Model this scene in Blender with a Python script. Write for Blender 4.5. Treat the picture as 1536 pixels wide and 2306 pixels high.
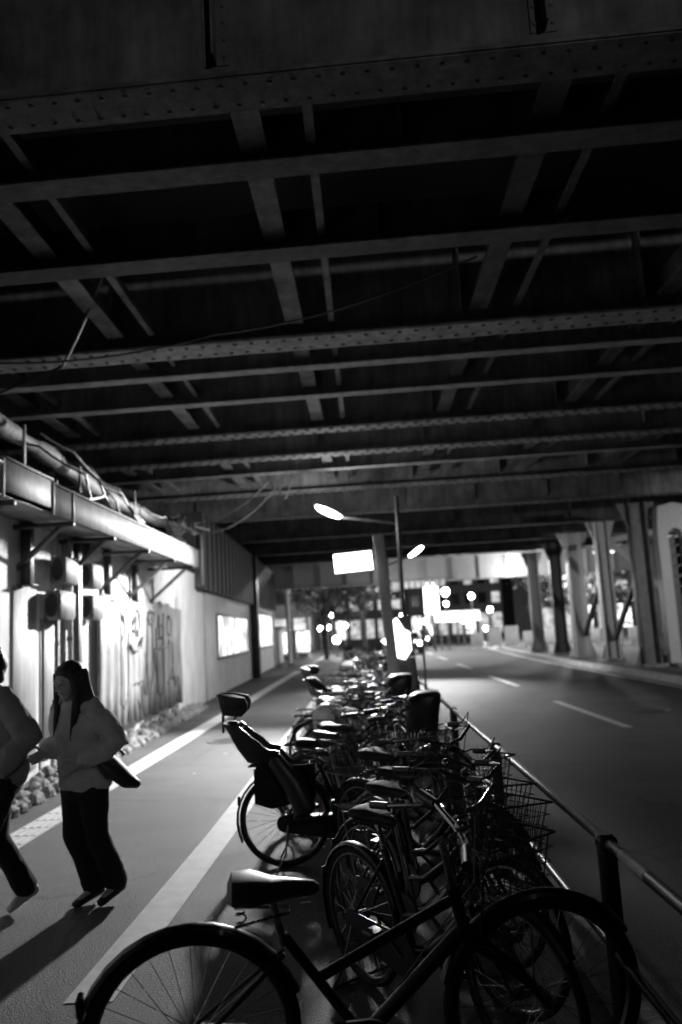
import bpy, math, random
from mathutils import Vector, Matrix
R = math.radians
rnd = random.Random(7)
for o in list(bpy.data.objects): bpy.data.objects.remove(o)
sc = bpy.context.scene
col = sc.collection

# ---------------------------------------------------------------- camera
cd = bpy.data.cameras.new("camera"); cam = bpy.data.objects.new("camera", cd); col.objects.link(cam)
cam.location = (0, 0, 1.65)
cam.rotation_euler = (Matrix.Rotation(R(1.4), 3, 'Z') @ Matrix.Rotation(R(98.5), 3, 'X') @ Matrix.Rotation(R(-3.1), 3, 'Z')).to_euler()
cd.sensor_fit = 'VERTICAL'; cd.sensor_height = 36.0; cd.lens = 36.0 * 1794 / 2306
cd.clip_start = 0.05; cd.clip_end = 600
cd.dof.use_dof = True; cd.dof.focus_distance = 3.6; cd.dof.aperture_fstop = 1.5
cd.dof.aperture_blades = 0
sc.camera = cam

# ---------------------------------------------------------------- world (night)
w = bpy.data.worlds.new("World"); sc.world = w; w.use_nodes = True
w.node_tree.nodes["Background"].inputs[0].default_value = (1, 1, 1, 1)
w.node_tree.nodes["Background"].inputs[1].default_value = 0.003
sc.view_settings.view_transform = 'Standard'; sc.view_settings.look = 'None'
sc.view_settings.exposure = 0.0; sc.view_settings.gamma = 1.0
sc.render.engine = 'CYCLES'
sc.cycles.max_bounces = 6; sc.cycles.diffuse_bounces = 4; sc.cycles.glossy_bounces = 3
sc.cycles.sample_clamp_indirect = 3.0
sc.cycles.use_denoising = True

# ---------------------------------------------------------------- helpers
class MB:
    def __init__(s): s.v = []; s.f = []
    def add(s, vs, fs):
        n = len(s.v); s.v += [tuple(p) for p in vs]; s.f += [tuple(i + n for i in f) for f in fs]; return s
    def box(s, x0, x1, y0, y1, z0, z1):
        vs = [(x, y, z) for z in (z0, z1) for x, y in ((x0, y0), (x1, y0), (x1, y1), (x0, y1))]
        return s.add(vs, [(3, 2, 1, 0), (4, 5, 6, 7), (0, 1, 5, 4), (1, 2, 6, 5), (2, 3, 7, 6), (3, 0, 4, 7)])
    def bbox(s, x0, x1, y0, y1, z0, z1, b=.01):
        # box with chamfered edges
        b = min(b, (x1-x0)*.45, (y1-y0)*.45, (z1-z0)*.45)
        def ring(z, i): return [(x0+i+b, y0+i, z), (x1-i-b, y0+i, z), (x1-i, y0+i+b, z), (x1-i, y1-i-b, z), (x1-i-b, y1-i, z), (x0+i+b, y1-i, z), (x0+i, y1-i-b, z), (x0+i, y0+i+b, z)]
        rs = [ring(z0, b*.7), ring(z0+b, 0), ring(z1-b, 0), ring(z1, b*.7)]
        return s.loft(rs, True)
    def loft(s, rings, cap=True, close=False):
        n = len(rings[0]); vs = [p for r in rings for p in r]; fs = []
        m = len(rings)
        for k in range(m if close else m - 1):
            a = k * n; b = ((k + 1) % m) * n
            for i in range(n): fs.append((a+i, a+(i+1) % n, b+(i+1) % n, b+i))
        if cap and not close: fs.append(tuple(range(n))[::-1]); fs.append(tuple((m-1)*n+i for i in range(n)))
        return s.add(vs, fs)
    def beam(s, a, b, w, h, up=(0, 0, 1)):
        a = Vector(a); b = Vector(b); d = (b-a).normalized(); u = Vector(up)
        if abs(d.dot(u)) > .95: u = Vector((1, 0, 0))
        r = d.cross(u).normalized(); u = r.cross(d).normalized()
        c = [(-1, -1), (1, -1), (1, 1), (-1, 1)]
        return s.loft([[p + r*(i*w/2) + u*(j*h/2) for i, j in c] for p in (a, b)])
    def tube(s, pts, r, n=8, cap=True, close=False):
        pts = [Vector(p) for p in pts]; m = len(pts)
        rr = r if isinstance(r, (list, tuple)) else [r]*m
        rings = []; u = None
        for k in range(m):
            if close: d = (pts[(k+1) % m] - pts[k-1])
            else: d = pts[min(k+1, m-1)] - pts[max(k-1, 0)]
            d = d.normalized()
            if u is None:
                u = Vector((0, 0, 1)) if abs(d.z) < .9 else Vector((0, 1, 0))
            u = (u - d*u.dot(d)).normalized(); q = d.cross(u)
            rings.append([pts[k] + (u*math.cos(t) + q*math.sin(t))*rr[k] for t in [2*math.pi*i/n for i in range(n)]])
        return s.loft(rings, cap, close)
    def limb(s, pts, rad, side=(0, 1, 0), n=14):
        # elliptical tapered limb with rounded ends; rad: (a along side, b across) per point
        pts = [Vector(p) for p in pts]; m = len(pts); S = Vector(side)
        rad = [(q, q) if not isinstance(q, (tuple, list)) else q for q in rad]
        P = []; A = []
        d0 = (pts[1]-pts[0]).normalized(); d1 = (pts[-1]-pts[-2]).normalized()
        for c in (.15, .6, .9):
            k = math.sqrt(1-(1-c)**2) if c < 1 else 1
            e = min(rad[0]); P.append(pts[0] - d0*e*(1-c)); A.append((rad[0][0]*k, rad[0][1]*k))
        P += pts; A += rad
        for c in (.9, .6, .15):
            k = math.sqrt(1-(1-c)**2); e = min(rad[-1]); P.append(pts[-1] + d1*e*(1-c)); A.append((rad[-1][0]*k, rad[-1][1]*k))
        rings = []
        for k in range(len(P)):
            d = (P[min(k+1, len(P)-1)] - P[max(k-1, 0)]).normalized()
            u = S - d*S.dot(d)
            if u.length < .05: u = Vector((1, 0, 0)) - d*d.x
            u.normalize(); q = d.cross(u)
            rings.append([P[k] + u*math.cos(t)*A[k][0] + q*math.sin(t)*A[k][1] for t in [2*math.pi*i/n for i in range(n)]])
        return s.loft(rings)
    def ball(s, c, r, n=10, m=7, sx=1, sy=1, sz=1):
        c = Vector(c)
        rings = [[(c.x+r*sx*math.sin(a)*math.cos(t), c.y+r*sy*math.sin(a)*math.sin(t), c.z-r*sz*math.cos(a)) for t in [2*math.pi*i/n for i in range(n)]] for a in [math.pi*(k+.3)/(m-.4) for k in range(m)]]
        return s.loft(rings)
    def ring_y(s, c, Rr, r, n=36, k=6, ry=None):
        # torus about the y axis
        ry = ry or r; c = Vector(c); rings = []
        for i in range(n):
            t = 2*math.pi*i/n; e = Vector((math.cos(t), 0, math.sin(t)))
            rings.append([c + e*(Rr + r*math.cos(q)) + Vector((0, ry*math.sin(q), 0)) for q in [2*math.pi*j/k for j in range(k)]])
        return s.loft(rings, False, True)
    def build(s, name, mat, parent=None, smooth=True):
        me = bpy.data.meshes.new(name); me.from_pydata(s.v, [], s.f); me.update()
        import bmesh
        bm = bmesh.new(); bm.from_mesh(me); bmesh.ops.recalc_face_normals(bm, faces=bm.faces); bm.to_mesh(me); bm.free()
        o = bpy.data.objects.new(name, me); col.objects.link(o)
        if mat: me.materials.append(mat)
        if smooth:
            me.shade_smooth()
            try: me.set_sharp_from_angle(angle=R(38))
            except Exception: pass
        if parent: o.parent = parent
        return o

def tag(o, label=None, cat=None, group=None, kind=None):
    if label: o['label'] = label
    if cat: o['category'] = cat
    if group: o['group'] = group
    if kind: o['kind'] = kind
    return o
def empty(name, loc=(0, 0, 0), rz=0, label=None, cat=None, group=None, lean=0, tilt=0):
    o = bpy.data.objects.new(name, None); col.objects.link(o); o.location = loc
    o.rotation_euler = (R(lean), R(tilt), R(rz)); o.empty_display_size = .1
    return tag(o, label, cat, group)
def kids(o): return [c for c in bpy.data.objects if c.parent == o]
def copy_tree(o, parent=None, km=None):
    if km is None:
        km = {}
        for c in bpy.data.objects:
            if c.parent: km.setdefault(c.parent, []).append(c)
    c = o.copy(); col.objects.link(c); c.parent = parent
    for ch in km.get(o, []): copy_tree(ch, c, km)
    return c

def mat(name, base, rough=.6, metal=0., var=.25, scale=6., bump=.0, bscale=40., spec=.5, speck=0., streak=0., coat=0., crack=0.):
    m = bpy.data.materials.new(name); m.use_nodes = True; nt = m.node_tree; N = nt.nodes; L = nt.links
    b = N["Principled BSDF"]; tc = N.new("ShaderNodeTexCoord")
    def noise(sc_, det=6, ro=.6, vec=None):
        t = N.new("ShaderNodeTexNoise"); t.inputs["Scale"].default_value = sc_; t.inputs["Detail"].default_value = det
        t.inputs["Roughness"].default_value = ro; L.new(vec or tc.outputs["Object"], t.inputs["Vector"]); return t
    t = noise(scale)
    r = N.new("ShaderNodeMapRange"); r.inputs[1].default_value = .3; r.inputs[2].default_value = .7
    r.inputs[3].default_value = base*(1-var); r.inputs[4].default_value = base*(1+var); L.new(t.outputs[0], r.inputs[0])
    val = r.outputs[0]
    def mul(val, fac_out, lo, hi, a=.35, c=.65):
        q = N.new("ShaderNodeMapRange"); q.inputs[1].default_value = a; q.inputs[2].default_value = c
        q.inputs[3].default_value = lo; q.inputs[4].default_value = hi; L.new(fac_out, q.inputs[0])
        mm = N.new("ShaderNodeMath"); mm.operation = 'MULTIPLY'; L.new(val, mm.inputs[0]); L.new(q.outputs[0], mm.inputs[1]); return mm.outputs[0]
    if speck:
        val = mul(val, noise(220, 3, .7).outputs[0], 1-speck, 1+speck)
        val = mul(val, noise(70, 3, .8).outputs[0], 1-speck*.6, 1+speck*.6)
    if crack:
        d = noise(2.5, 4, .6); mx = N.new("ShaderNodeMixRGB"); mx.blend_type = 'ADD'; mx.inputs[0].default_value = .35; L.new(tc.outputs["Object"], mx.inputs[1]); L.new(d.outputs[1], mx.inputs[2])
        vo = N.new("ShaderNodeTexVoronoi"); vo.feature = 'DISTANCE_TO_EDGE'; vo.inputs["Scale"].default_value = .42; L.new(mx.outputs[0], vo.inputs["Vector"])
        val = mul(val, vo.outputs["Distance"], 1-crack, 1, .0, .012)
        val = mul(val, noise(.55, 3, .5).outputs[0], .78, 1.12, .44, .56)
    if streak:
        mp = N.new("ShaderNodeMapping"); mp.inputs["Scale"].default_value = (3, 3, .35); L.new(tc.outputs["Object"], mp.inputs[0])
        val = mul(val, noise(3, 8, .65, mp.outputs[0]).outputs[0], 1-streak, 1+streak*.3, .38, .6)
    cc = N.new("ShaderNodeCombineColor")
    for i in range(3): L.new(val, cc.inputs[i])
    L.new(cc.outputs[0], b.inputs["Base Color"])
    q = N.new("ShaderNodeMapRange"); q.inputs[3].default_value = max(.05, rough-.12); q.inputs[4].default_value = min(1, rough+.12); L.new(t.outputs[0], q.inputs[0]); L.new(q.outputs[0], b.inputs["Roughness"])
    b.inputs["Metallic"].default_value = metal; b.inputs["Specular IOR Level"].default_value = spec
    if coat: b.inputs["Coat Weight"].default_value = coat; b.inputs["Coat Roughness"].default_value = .1
    if bump:
        t2 = noise(bscale, 8, .65); bp = N.new("ShaderNodeBump"); bp.inputs["Strength"].default_value = bump; bp.inputs["Distance"].default_value = .02
        L.new(t2.outputs[0], bp.inputs["Height"]); L.new(bp.outputs[0], b.inputs["Normal"])
    return m
def emit(name, s, uneven=0):
    m = bpy.data.materials.new(name); m.use_nodes = True; nt = m.node_tree; N = nt.nodes; b = N["Principled BSDF"]
    b.inputs["Base Color"].default_value = (.6, .6, .6, 1)
    b.inputs["Emission Color"].default_value = (1, 1, 1, 1); b.inputs["Emission Strength"].default_value = s
    if uneven:
        tc = N.new("ShaderNodeTexCoord"); t = N.new("ShaderNodeTexNoise"); t.inputs["Scale"].default_value = 1.6
        r = N.new("ShaderNodeMapRange"); r.inputs[1].default_value = .35; r.inputs[2].default_value = .65; r.inputs[3].default_value = s*(1-uneven); r.inputs[4].default_value = s*(1+uneven)
        nt.links.new(tc.outputs["Object"], t.inputs[0]); nt.links.new(t.outputs[0], r.inputs[0]); nt.links.new(r.outputs[0], b.inputs["Emission Strength"])
    return m

M = dict(
 asphalt=mat("asphalt", .088, .62, var=.22, scale=1.3, bump=.8, bscale=90, speck=.85, crack=.45, spec=.35),
 road=mat("road_asphalt", .07, .72, var=.3, scale=.9, bump=.6, bscale=90, speck=.7, spec=.3, crack=.5),
 side=mat("side_paving", .16, .8, var=.3, scale=3, bump=.4, bscale=60),
 paint=mat("road_paint", .55, .6, var=.16, scale=9, bump=.2, bscale=90, speck=.15),
 oldpaint=mat("worn_paint", .62, .6, var=.3, scale=12, bump=.2, bscale=90, speck=.3),
 rivet=mat('dark_rivet', .012, .7, var=.4, scale=20),  # rivet heads darker than the flange around them
 ductwrap=mat('duct_wrapping', .19, .7, var=.5, scale=5, bump=.8, bscale=14, streak=.4),
 steellit=mat('lit_steel', .23, .75, var=.45, scale=2.2, bump=.25, bscale=25, streak=.3),  # lighter copy of the girder steel, lamp light put into its colour
 strip=mat('lit_strip_steel', .16, .8, var=.6, scale=3, bump=.25, bscale=25, streak=.3),  # paler steel with the lit look of the left strips painted in
 fence=mat('corrugated_metal', .31, .65, var=.22, scale=1.6, bump=.15, bscale=10, streak=.45),
 kerb=mat('kerb_stone', .6, .8, var=.2, scale=4, bump=.5, bscale=30),
 tactile=mat("tactile_tile", .68, .6, var=.12, scale=8, bump=.15),
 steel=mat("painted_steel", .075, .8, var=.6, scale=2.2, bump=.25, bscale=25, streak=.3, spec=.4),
 steeldark=mat("dark_steel", .045, .5, var=.4, scale=3, bump=.2, bscale=30),
 steelmid=mat("mid_steel", .16, .6, var=.35, scale=3, bump=.25, bscale=30, streak=.3),
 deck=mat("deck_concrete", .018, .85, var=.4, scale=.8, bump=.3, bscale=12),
 plaster=mat("white_plaster", .8, .75, var=.12, scale=1.5, bump=.25, bscale=14, streak=.25),
 sheet=mat("sheet_metal", .36, .6, var=.15, scale=2.5, bump=.12, bscale=10, streak=.35),
 fascia=mat("fascia_metal", .22, .65, var=.22, scale=2.2, bump=.2, bscale=12, streak=.4),
 concrete=mat("rough_concrete", .24, .9, var=.4, scale=6, bump=.9, bscale=14),
 darkwall=mat("dark_board", .03, .7, var=.4, scale=3, bump=.3),
 tyre=mat("tyre_rubber", .018, .75, var=.3, scale=30, spec=.3),
 black=mat("black_paint", .014, .35, var=.3, scale=8, spec=.4, coat=.2),
 grey=mat("grey_paint", .05, .32, var=.2, scale=8, coat=.5),
 silver=mat("silver_paint", .16, .3, metal=.6, var=.15, scale=10),
 chrome=mat("chrome", .42, .25, metal=1, var=.15, scale=15),
 alu=mat("dull_alloy", .2, .38, metal=1, var=.2, scale=15),
 vinyl=mat("saddle_vinyl", .025, .55, var=.3, scale=20, bump=.1, bscale=200),
 tan=mat("light_saddle", .5, .45, var=.2, scale=20),
 worn=mat("worn_saddle", .06, .4, var=.3, scale=20),
 plastic=mat("black_plastic", .022, .4, var=.3, scale=10),
 whiteplastic=mat("white_plastic", .85, .3, var=.08, scale=12, bump=.5, bscale=22),
 galv=mat("galvanised_pipe", .05, .42, metal=.85, var=.25, scale=18),
 postdark=mat("dark_post_paint", .03, .4, var=.3, scale=10),
 postlight=mat("pale_post_paint", .42, .5, var=.15, scale=10),
 skin=mat("skin", .42, .55, var=.08, scale=12),
 hair=mat("dark_hair", .012, .45, var=.4, scale=40, bump=.4, bscale=60),
 knit=mat("pale_knit", .5, .9, var=.15, scale=10, bump=.6, bscale=70),
 knit2=mat("grey_knit", .28, .9, var=.15, scale=10, bump=.6, bscale=70),
 cloth=mat("black_cloth", .008, .9, var=.3, scale=12, bump=.4, bscale=30),
 bag=mat("bag_leather", .03, .5, var=.3, scale=12),
 shoe=mat("pale_shoe", .5, .6, var=.15, scale=20),
 shoedark=mat("dark_shoe", .02, .5, var=.2, scale=20),
 foliage=mat("leaf", .07, .6, var=.5, scale=4),
 bark=mat("bark", .07, .9, var=.3, scale=12, bump=.8),
 facade=mat("facade", .16, .8, var=.25, scale=.6, bump=.2),
 glass=mat("dark_glass", .02, .15, var=.2, scale=3, spec=.8),
 lampbody=mat("lamp_housing", .25, .4, var=.15, scale=10),
 barrier=mat("white_barrier", .75, .5, var=.1, scale=4),
 ink=mat("graffiti_ink", .15, .6, var=.3, scale=30),
 lens=emit("lamp_lens", 40), sign=emit("backlit_sign", 6), window=emit("lit_window", .9, .95),
 dot=emit("far_lamp", 60), shop=emit("shop_light", 1.6, .9), dim=emit("dim_window", .5, .6), vend=emit("vending_front", 2.5, .7),
)

# ---------------------------------------------------------------- ground, paths, markings
def struct(mb, name, m, smooth=False): return tag(mb.build(name, m, None, smooth), kind='structure')
def sheet(x0, x1, y0, y1, z, ny=1):
    mb = MB(); 
    return mb.add([(x0, y0, z), (x1, y0, z), (x1, y1, z), (x0, y1, z)], [(0, 1, 2, 3)])
struct(sheet(-160, 160, -20, 300, -.06), 'ground', M['side'])
struct(sheet(-5.6, .93, -6, 110, 0), 'path', M['asphalt'])
def strip(pts, w0, z, name, m):
    vs = []; fs = []
    for i, (x, y) in enumerate(pts):
        w = w0 if not isinstance(w0, list) else w0[i]
        vs += [(x-w/2, y, z), (x+w/2, y, z)]
        if i: fs.append((2*i-2, 2*i-1, 2*i+1, 2*i))
    return struct(MB().add(vs, fs), name, m)
rx = lambda y: 7.05 + max(0, (y-28))**1.6*.006        # right edge of the carriageway bends away
ys = [-6, 0, 6, 12, 18, 24, 28, 32, 36, 40, 46, 52, 60, 70, 85, 110]
vs = []; fs = []
for i, y in enumerate(ys):
    vs += [(1.1, y, -.02), (rx(y)+.25, y, -.02)]
    if i: fs.append((2*i-2, 2*i-1, 2*i+1, 2*i))
struct(MB().add(vs, fs), 'road', M['road'])
struct(MB().box(.93, 1.1, -6, 60, -.05, .06), 'kerb', M['concrete'])
strip([(rx(y)-.0, y) for y in ys], .22, -.014, 'edge_line', M['paint'])
# right pavement with a kerb
vs = []; fs = []
for i, y in enumerate(ys):
    e = rx(y)+.25
    vs += [(e+.2, y, .13), (60, y, .13)]
    if i: fs.append((2*i-2, 2*i-1, 2*i+1, 2*i))
struct(MB().add(vs, fs), 'pavement', M['side'])
kb = MB(); kb.loft([[(rx(y)+.25, y, -.05), (rx(y)+.25, y, .13), (rx(y)+.28, y, .16), (rx(y)+.42, y, .16), (rx(y)+.45, y, .125), (rx(y)+.45, y, -.05)] for y in ys])
struct(kb, 'pavement_kerb', M['kerb'])
strip([(-1.40, 3.97), (-1.34, 7), (-1.33, 12), (-1.34, 20), (-1.38, 34)], .235, .004, 'path_line', M['paint'])
for y0 in (3.4, 12.5, 21.4, 30.8, 40, 49):
    strip([(3.86, y0), (3.80, y0+4.5)], .15, -.014, 'lane_dash', M['oldpaint'])
# tactile paving: raised bars on tiles
tb = MB()
y = 2.5
while y < 36:
    xc = -3.16
    tb.box(xc-.15, xc+.15, y, y+.292, 0.0, .006)
    if y < 20:
        for k in range(4): tb.bbox(xc-.135+.072*k, xc-.135+.072*k+.04, y+.012, y+.28, .006, .0115, .003)
    y += .3
struct(tb, 'tactile_paving', M['tactile'])
struct(MB().add([(-3.02+dx, yy, .0045) for yy in (35, 60) for dx in (-.1, .1)], [(0, 1, 3, 2)]), 'far_path_line', M['oldpaint'])

for x, y, z, lab in ((4.9, 14.5, -.0165, 'round iron manhole cover in the dark road'), (-2.35, 13.2, .0035, 'round iron manhole cover in the path')):
    mb = MB().loft([[(.33*math.cos(t)*k, .33*math.sin(t)*k, zz) for t in [2*math.pi*i/28 for i in range(28)]] for k, zz in ((1, -.003), (1, .004), (.94, .006), (.9, .003))])
    for i in range(-4, 5): mb.bbox(-.25*math.cos(i*.33), .25*math.cos(i*.33), i*.065-.012, i*.065+.012, .0031, .006, .002)
    o = mb.build('manhole_cover', M['steeldark']); o.location = (x, y, z+.002); tag(o, lab, 'manhole cover')
rl = random.Random(9)
for i in range(26):
    x = rl.uniform(-3.9, -.9); y = rl.uniform(4, 14); a = rl.uniform(0, 6.28); q = rl.uniform(.012, .035)
    if i > 10: x = rl.uniform(-.8, .8)
    o = MB().add([(q*math.cos(a+t)*k, q*math.sin(a+t)*k*.6, h) for t, k, h in ((0, 1.3, .001), (1.2, .8, .008), (2.2, 1, .002), (3.3, 1.1, .009), (4.6, .9, .001), (5.4, .8, .006))], [(0, 1, 2, 3, 4, 5)]).build('litter_scrap', M['barrier'] if i % 3 else M['steelmid'])
    o.location = (x, y, .003); tag(o, 'tiny scrap of litter lying on the path', 'litter', 'scraps of litter on the path')

# ---------------------------------------------------------------- railway bridge over the street
SK = R(-2.6)
def gp(x, y0): return y0 + x*math.tan(SK)
def girder(y0, riveted, width, depth, label, x0=-9., x1=13., pitch=.15, z=5.0, stiff=2.03, xs=-.74, m='steel', group=None):
    if 8 < y0 < 27: m = 'steellit'  # lamp-lit girders take the steel with light in its colour
    e = empty('steel_girder', (0, y0, z), math.degrees(SK), label, 'girder', group or ('riveted bridge girders' if riveted else 'plain bridge beams'))
    hw = width/2; t = .028
    fl = MB().bbox(x0, x1, -hw, hw, 0, t, .004)
    if riveted:   # second cover plate along the middle length
        fl.bbox(x0+1.2, x1-1.2, -hw+.012, hw-.012, -.012, -.001, .003)
        x = x0+1.4; k = 0; nf = len(fl.f)
        n = 8 if y0 < 10 else 6
        while x < x1-1.4:
            if y0 < 10 or abs(x) < 9:
                for sgn, off in ((-1, 0), (1, pitch*.5)):
                    fl.ball((x+off, sgn*hw*.55, -.012), .019 if y0 < 6 else .03 if y0 < 12 else .042, n, 4, sz=.45)
            x += pitch
    fo = fl.build('bottom_flange', M[m], e)
    if riveted:
        fo.data.materials.append(M['rivet'])
        for p in fo.data.polygons:
            if p.index >= nf: p.material_index = 1
    wb = MB().box(x0, x1, -.01, .01, t+.001, depth)
    wb.build('web', M[m], e, False)
    if riveted:
        for s in (-1, 1):
            a = MB().box(x0, x1, s*.0115 if s > 0 else -.026, .026 if s > 0 else -.0115, t+.001, t+.15)
            a.box(x0, x1, s*.027 if s > 0 else -.14, .14 if s > 0 else -.027, t+.001, t+.016)
            if y0 < 6 and s < 0:
                x = x0
                while x < x1: a.ball((x, -.026, t+.09), .017, 8, 4, sy=.7); x += pitch
            a.build('flange_angle', M[m], e)
    x = xs
    while x > x0+.3: x -= stiff
    x += stiff
    while x < x1-.3:
        for s in ((-1, 1) if y0 < 12 else (-1,)):
            a = MB()
            y1 = hw*.8
            lo, hi = (.03, y1) if s > 0 else (-y1, -.03)
            if riveted:
                a.box(x-.006, x+.006, lo, hi, t+.16, depth-.02)
                b0, b1 = (.0115, .022) if s > 0 else (-.022, -.0115)
                a.box(x-.08, x+.08, b0, b1, t+.16, depth-.02)
                if y0 < 6 and s < 0:
                    zz = t+.22
                    while zz < depth-.05:
                        for q in (-.055, .055): a.ball((x+q, -.022, zz), .016, 8, 4, sy=.7)
                        zz += .12
            else: a.box(x-.005, x+.005, lo*.98, hi*.98, t+.002, depth-.02)
            a.build('stiffener', M[m], e)
        x += stiff
    return e
girder(4.49, True, .34, 1.25, 'nearest riveted steel girder, its dark web filling the top of the picture')
girder(5.33, False, .24, .42, 'first plain steel beam just behind the nearest riveted girder', xs=.45, stiff=3.1)
girder(6.67, False, .26, .42, 'second plain steel beam back, above the women and short of the pale riveted girder', xs=.3, stiff=3.1)
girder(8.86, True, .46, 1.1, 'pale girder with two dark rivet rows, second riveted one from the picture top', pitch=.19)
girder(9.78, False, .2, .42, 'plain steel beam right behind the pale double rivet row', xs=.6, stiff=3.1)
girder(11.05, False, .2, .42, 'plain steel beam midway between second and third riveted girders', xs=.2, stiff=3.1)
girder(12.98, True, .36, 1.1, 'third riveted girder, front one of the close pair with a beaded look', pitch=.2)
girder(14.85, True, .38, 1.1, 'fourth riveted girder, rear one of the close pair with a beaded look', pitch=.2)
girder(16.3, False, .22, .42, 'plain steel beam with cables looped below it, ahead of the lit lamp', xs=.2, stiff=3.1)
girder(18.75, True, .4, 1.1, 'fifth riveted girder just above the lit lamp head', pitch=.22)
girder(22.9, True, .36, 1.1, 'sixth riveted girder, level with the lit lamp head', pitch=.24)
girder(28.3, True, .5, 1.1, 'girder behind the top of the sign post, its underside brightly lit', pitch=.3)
girder(33.5, False, .4, .9, 'dark girder between the lit one and the open street', xs=.2, stiff=3.)
girder(38.5, False, .4, .9, 'last dark girder before the open street', xs=.2, stiff=3.)
# bracing strips under the deck, seen between the beams
def brace_strip(x, ya, yb, wdt, z, label):
    mb = MB().bbox(-wdt/2, wdt/2, 0, yb-ya, 0, .02, .003)
    if wdt > .12: mb.box(-.008, .008, 0, yb-ya, .021, .3)
    else: mb.box(wdt/2-.012, wdt/2-.001, 0, yb-ya, .021, .1)
    o = mb.build('bracing_strip', M['strip' if x < 1 else 'steel'], None, False); o.location = (x, ya+x*math.tan(SK), z)  # left strips painted as lit, right ones keep the darker steel
    tag(o, label, 'bracing strip', 'bracing strips running between the girders'); return o
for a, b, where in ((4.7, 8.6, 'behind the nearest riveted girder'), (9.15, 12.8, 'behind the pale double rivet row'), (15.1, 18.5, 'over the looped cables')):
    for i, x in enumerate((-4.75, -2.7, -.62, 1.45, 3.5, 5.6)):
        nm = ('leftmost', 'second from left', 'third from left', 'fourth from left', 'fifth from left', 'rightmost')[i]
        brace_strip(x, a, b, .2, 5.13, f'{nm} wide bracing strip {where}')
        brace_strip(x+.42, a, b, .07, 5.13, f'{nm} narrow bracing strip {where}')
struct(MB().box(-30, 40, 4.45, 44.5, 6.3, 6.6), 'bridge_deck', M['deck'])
# far lit girder facing the street
e = empty('plate_girder', (0, 45.3, 4.15), 0, 'pale lit plate girder spanning the far street behind the columns', 'girder')
MB().bbox(-14, 16, -.25, .25, 0, .05, .01).build('bottom_flange', M['postlight'], e)
MB().box(-14, 16, -.02, .02, .051, 1.35).build('web', M['postlight'], e, False)
for k in range(20): MB().box(-13+1.5*k, -12.96+1.5*k, -.2, -.021, .051, 1.3).build('stiffener', M['postlight'], e, False)
MB().bbox(-14, 16, -.25, .25, 1.351, 1.4, .01).build('top_flange', M['postlight'], e)
for k in range(9): MB().bbox(1.5+.34*k, 1.78+.34*k, -.36, -.26, -.32, .1, .02).build('edge_panel', M['whiteplastic'], e)

# ---------------------------------------------------------------- left side wall and canopy
WX = lambda y: -3.72 - .0295*y
WA = math.degrees(math.atan(.0295))
e = empty('street_wall', (WX(0), 0, 0), WA, 'long pale plastered wall behind the canopy and the women', 'wall')
MB().box(-.3, 0, -4, 20.2, 0, 3.3).build('plaster_panel', M['plaster'], e, False)
mb = MB()   # joints and patches
for yy, z0, z1 in ((9.75, .2, 2.0), (10.55, .2, 3.0), (11.55, .2, 2.3), (17.8, .1, 2.6)): mb.bbox(.001, .012, yy, yy+.03, z0, z1, .003)
mb.build('joint_strip', M['fascia'], e)
MB().bbox(.001, .025, 8.9, 9.6, .25, 2.35, .02).build('wall_panel', M['sheet'], e)
MB().bbox(.001, .03, 9.82, 10.5, .3, 2.0, .02).build('wall_panel', M['sheet'], e)
MB().bbox(.001, .03, 11.0, 11.55, .3, 2.0, .02).build('wall_panel', M['sheet'], e)
MB().bbox(.001, .035, 6.0, 8.3, .3, 2.5, .02).build('wall_panel', M['sheet'], e)
# smooth wall, then dark upper boards and lit openings
def W(y, off=0): return (WX(y)+off, y, 0)
e = empty('shop_front', W(20.2), WA, 'shop front with dark upper boards and glaring lit windows', 'shop front')
MB().box(-.3, 0, .01, 23, 0, 2.9).build('wall', M['plaster'], e, False)
mb = MB().box(-.3, .18, .01, 23, 2.91, 4.9)
for k in range(28): mb.bbox(.181, .22, .1+.82*k, .16+.82*k, 2.92, 4.9, .01)
mb.build('upper_boards', M['darkwall'], e)
for y0, y1, z0, z1 in ((3.4, 10.8, 1.1, 2.3), (14.0, 21.8, 1.15, 2.6)):
    wd = MB().bbox(.001, .05, y0-.08, y0, z0-.08, z1+.08, .01).bbox(.001, .05, y1, y1+.08, z0-.08, z1+.08, .01).bbox(.001, .05, y0, y1, z1, z1+.08, .01).bbox(.001, .07, y0, y1, z0-.08, z0, .01).build('window', M['fascia'], e)
    MB().box(.002, .012, y0, y1, z0, z1).build('pane', M['window'], wd, False)
MB().bbox(.03, .3, 12.1, 12.7, 0, 4.9, .02).build('pilaster', M['steeldark'], e)
MB().bbox(.001, .1, 22.2, 22.5, 0, 2.89, .02).build('pilaster', M['plaster'], e)
MB().bbox(.001, .06, 1.2, 1.27, 0, 2.89, .01).build('drain_pipe', M['postlight'], e)
# corrugated sheet fence
e = empty('corrugated_fence', W(11.75, .1), WA, 'pale corrugated sheet fence scrawled with thin graffiti', 'fence')
n = 96; L_ = 6.1; vs = []; fs = []
for i in range(n+1):
    yy = L_*i/n; ph = (i % 6)
    xx = (0, .035, .04, .04, .035, 0)[ph] + .012*math.sin(yy*1.7)
    top = 2.36 + .05*math.sin(yy*1.9) + .02*math.sin(yy*7)
    for z in (.32 + .03*math.sin(yy*5), .9, 1.5, top): vs.append((xx + .012*math.sin(yy*3+z*4), yy, z))
    if i:
        for k in range(3): fs.append((4*i-4+k, 4*i+k, 4*i+k+1, 4*i-3+k))
o = MB().add(vs, fs).build('corrugated_sheet', M['fence'], e)
sm = o.modifiers.new('s', 'SOLIDIFY'); sm.thickness = .006
MB().tube([(-.03, 0, 2.3), (-.03, L_, 2.3)], .025).build('top_rail', M['fascia'], e)
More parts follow.
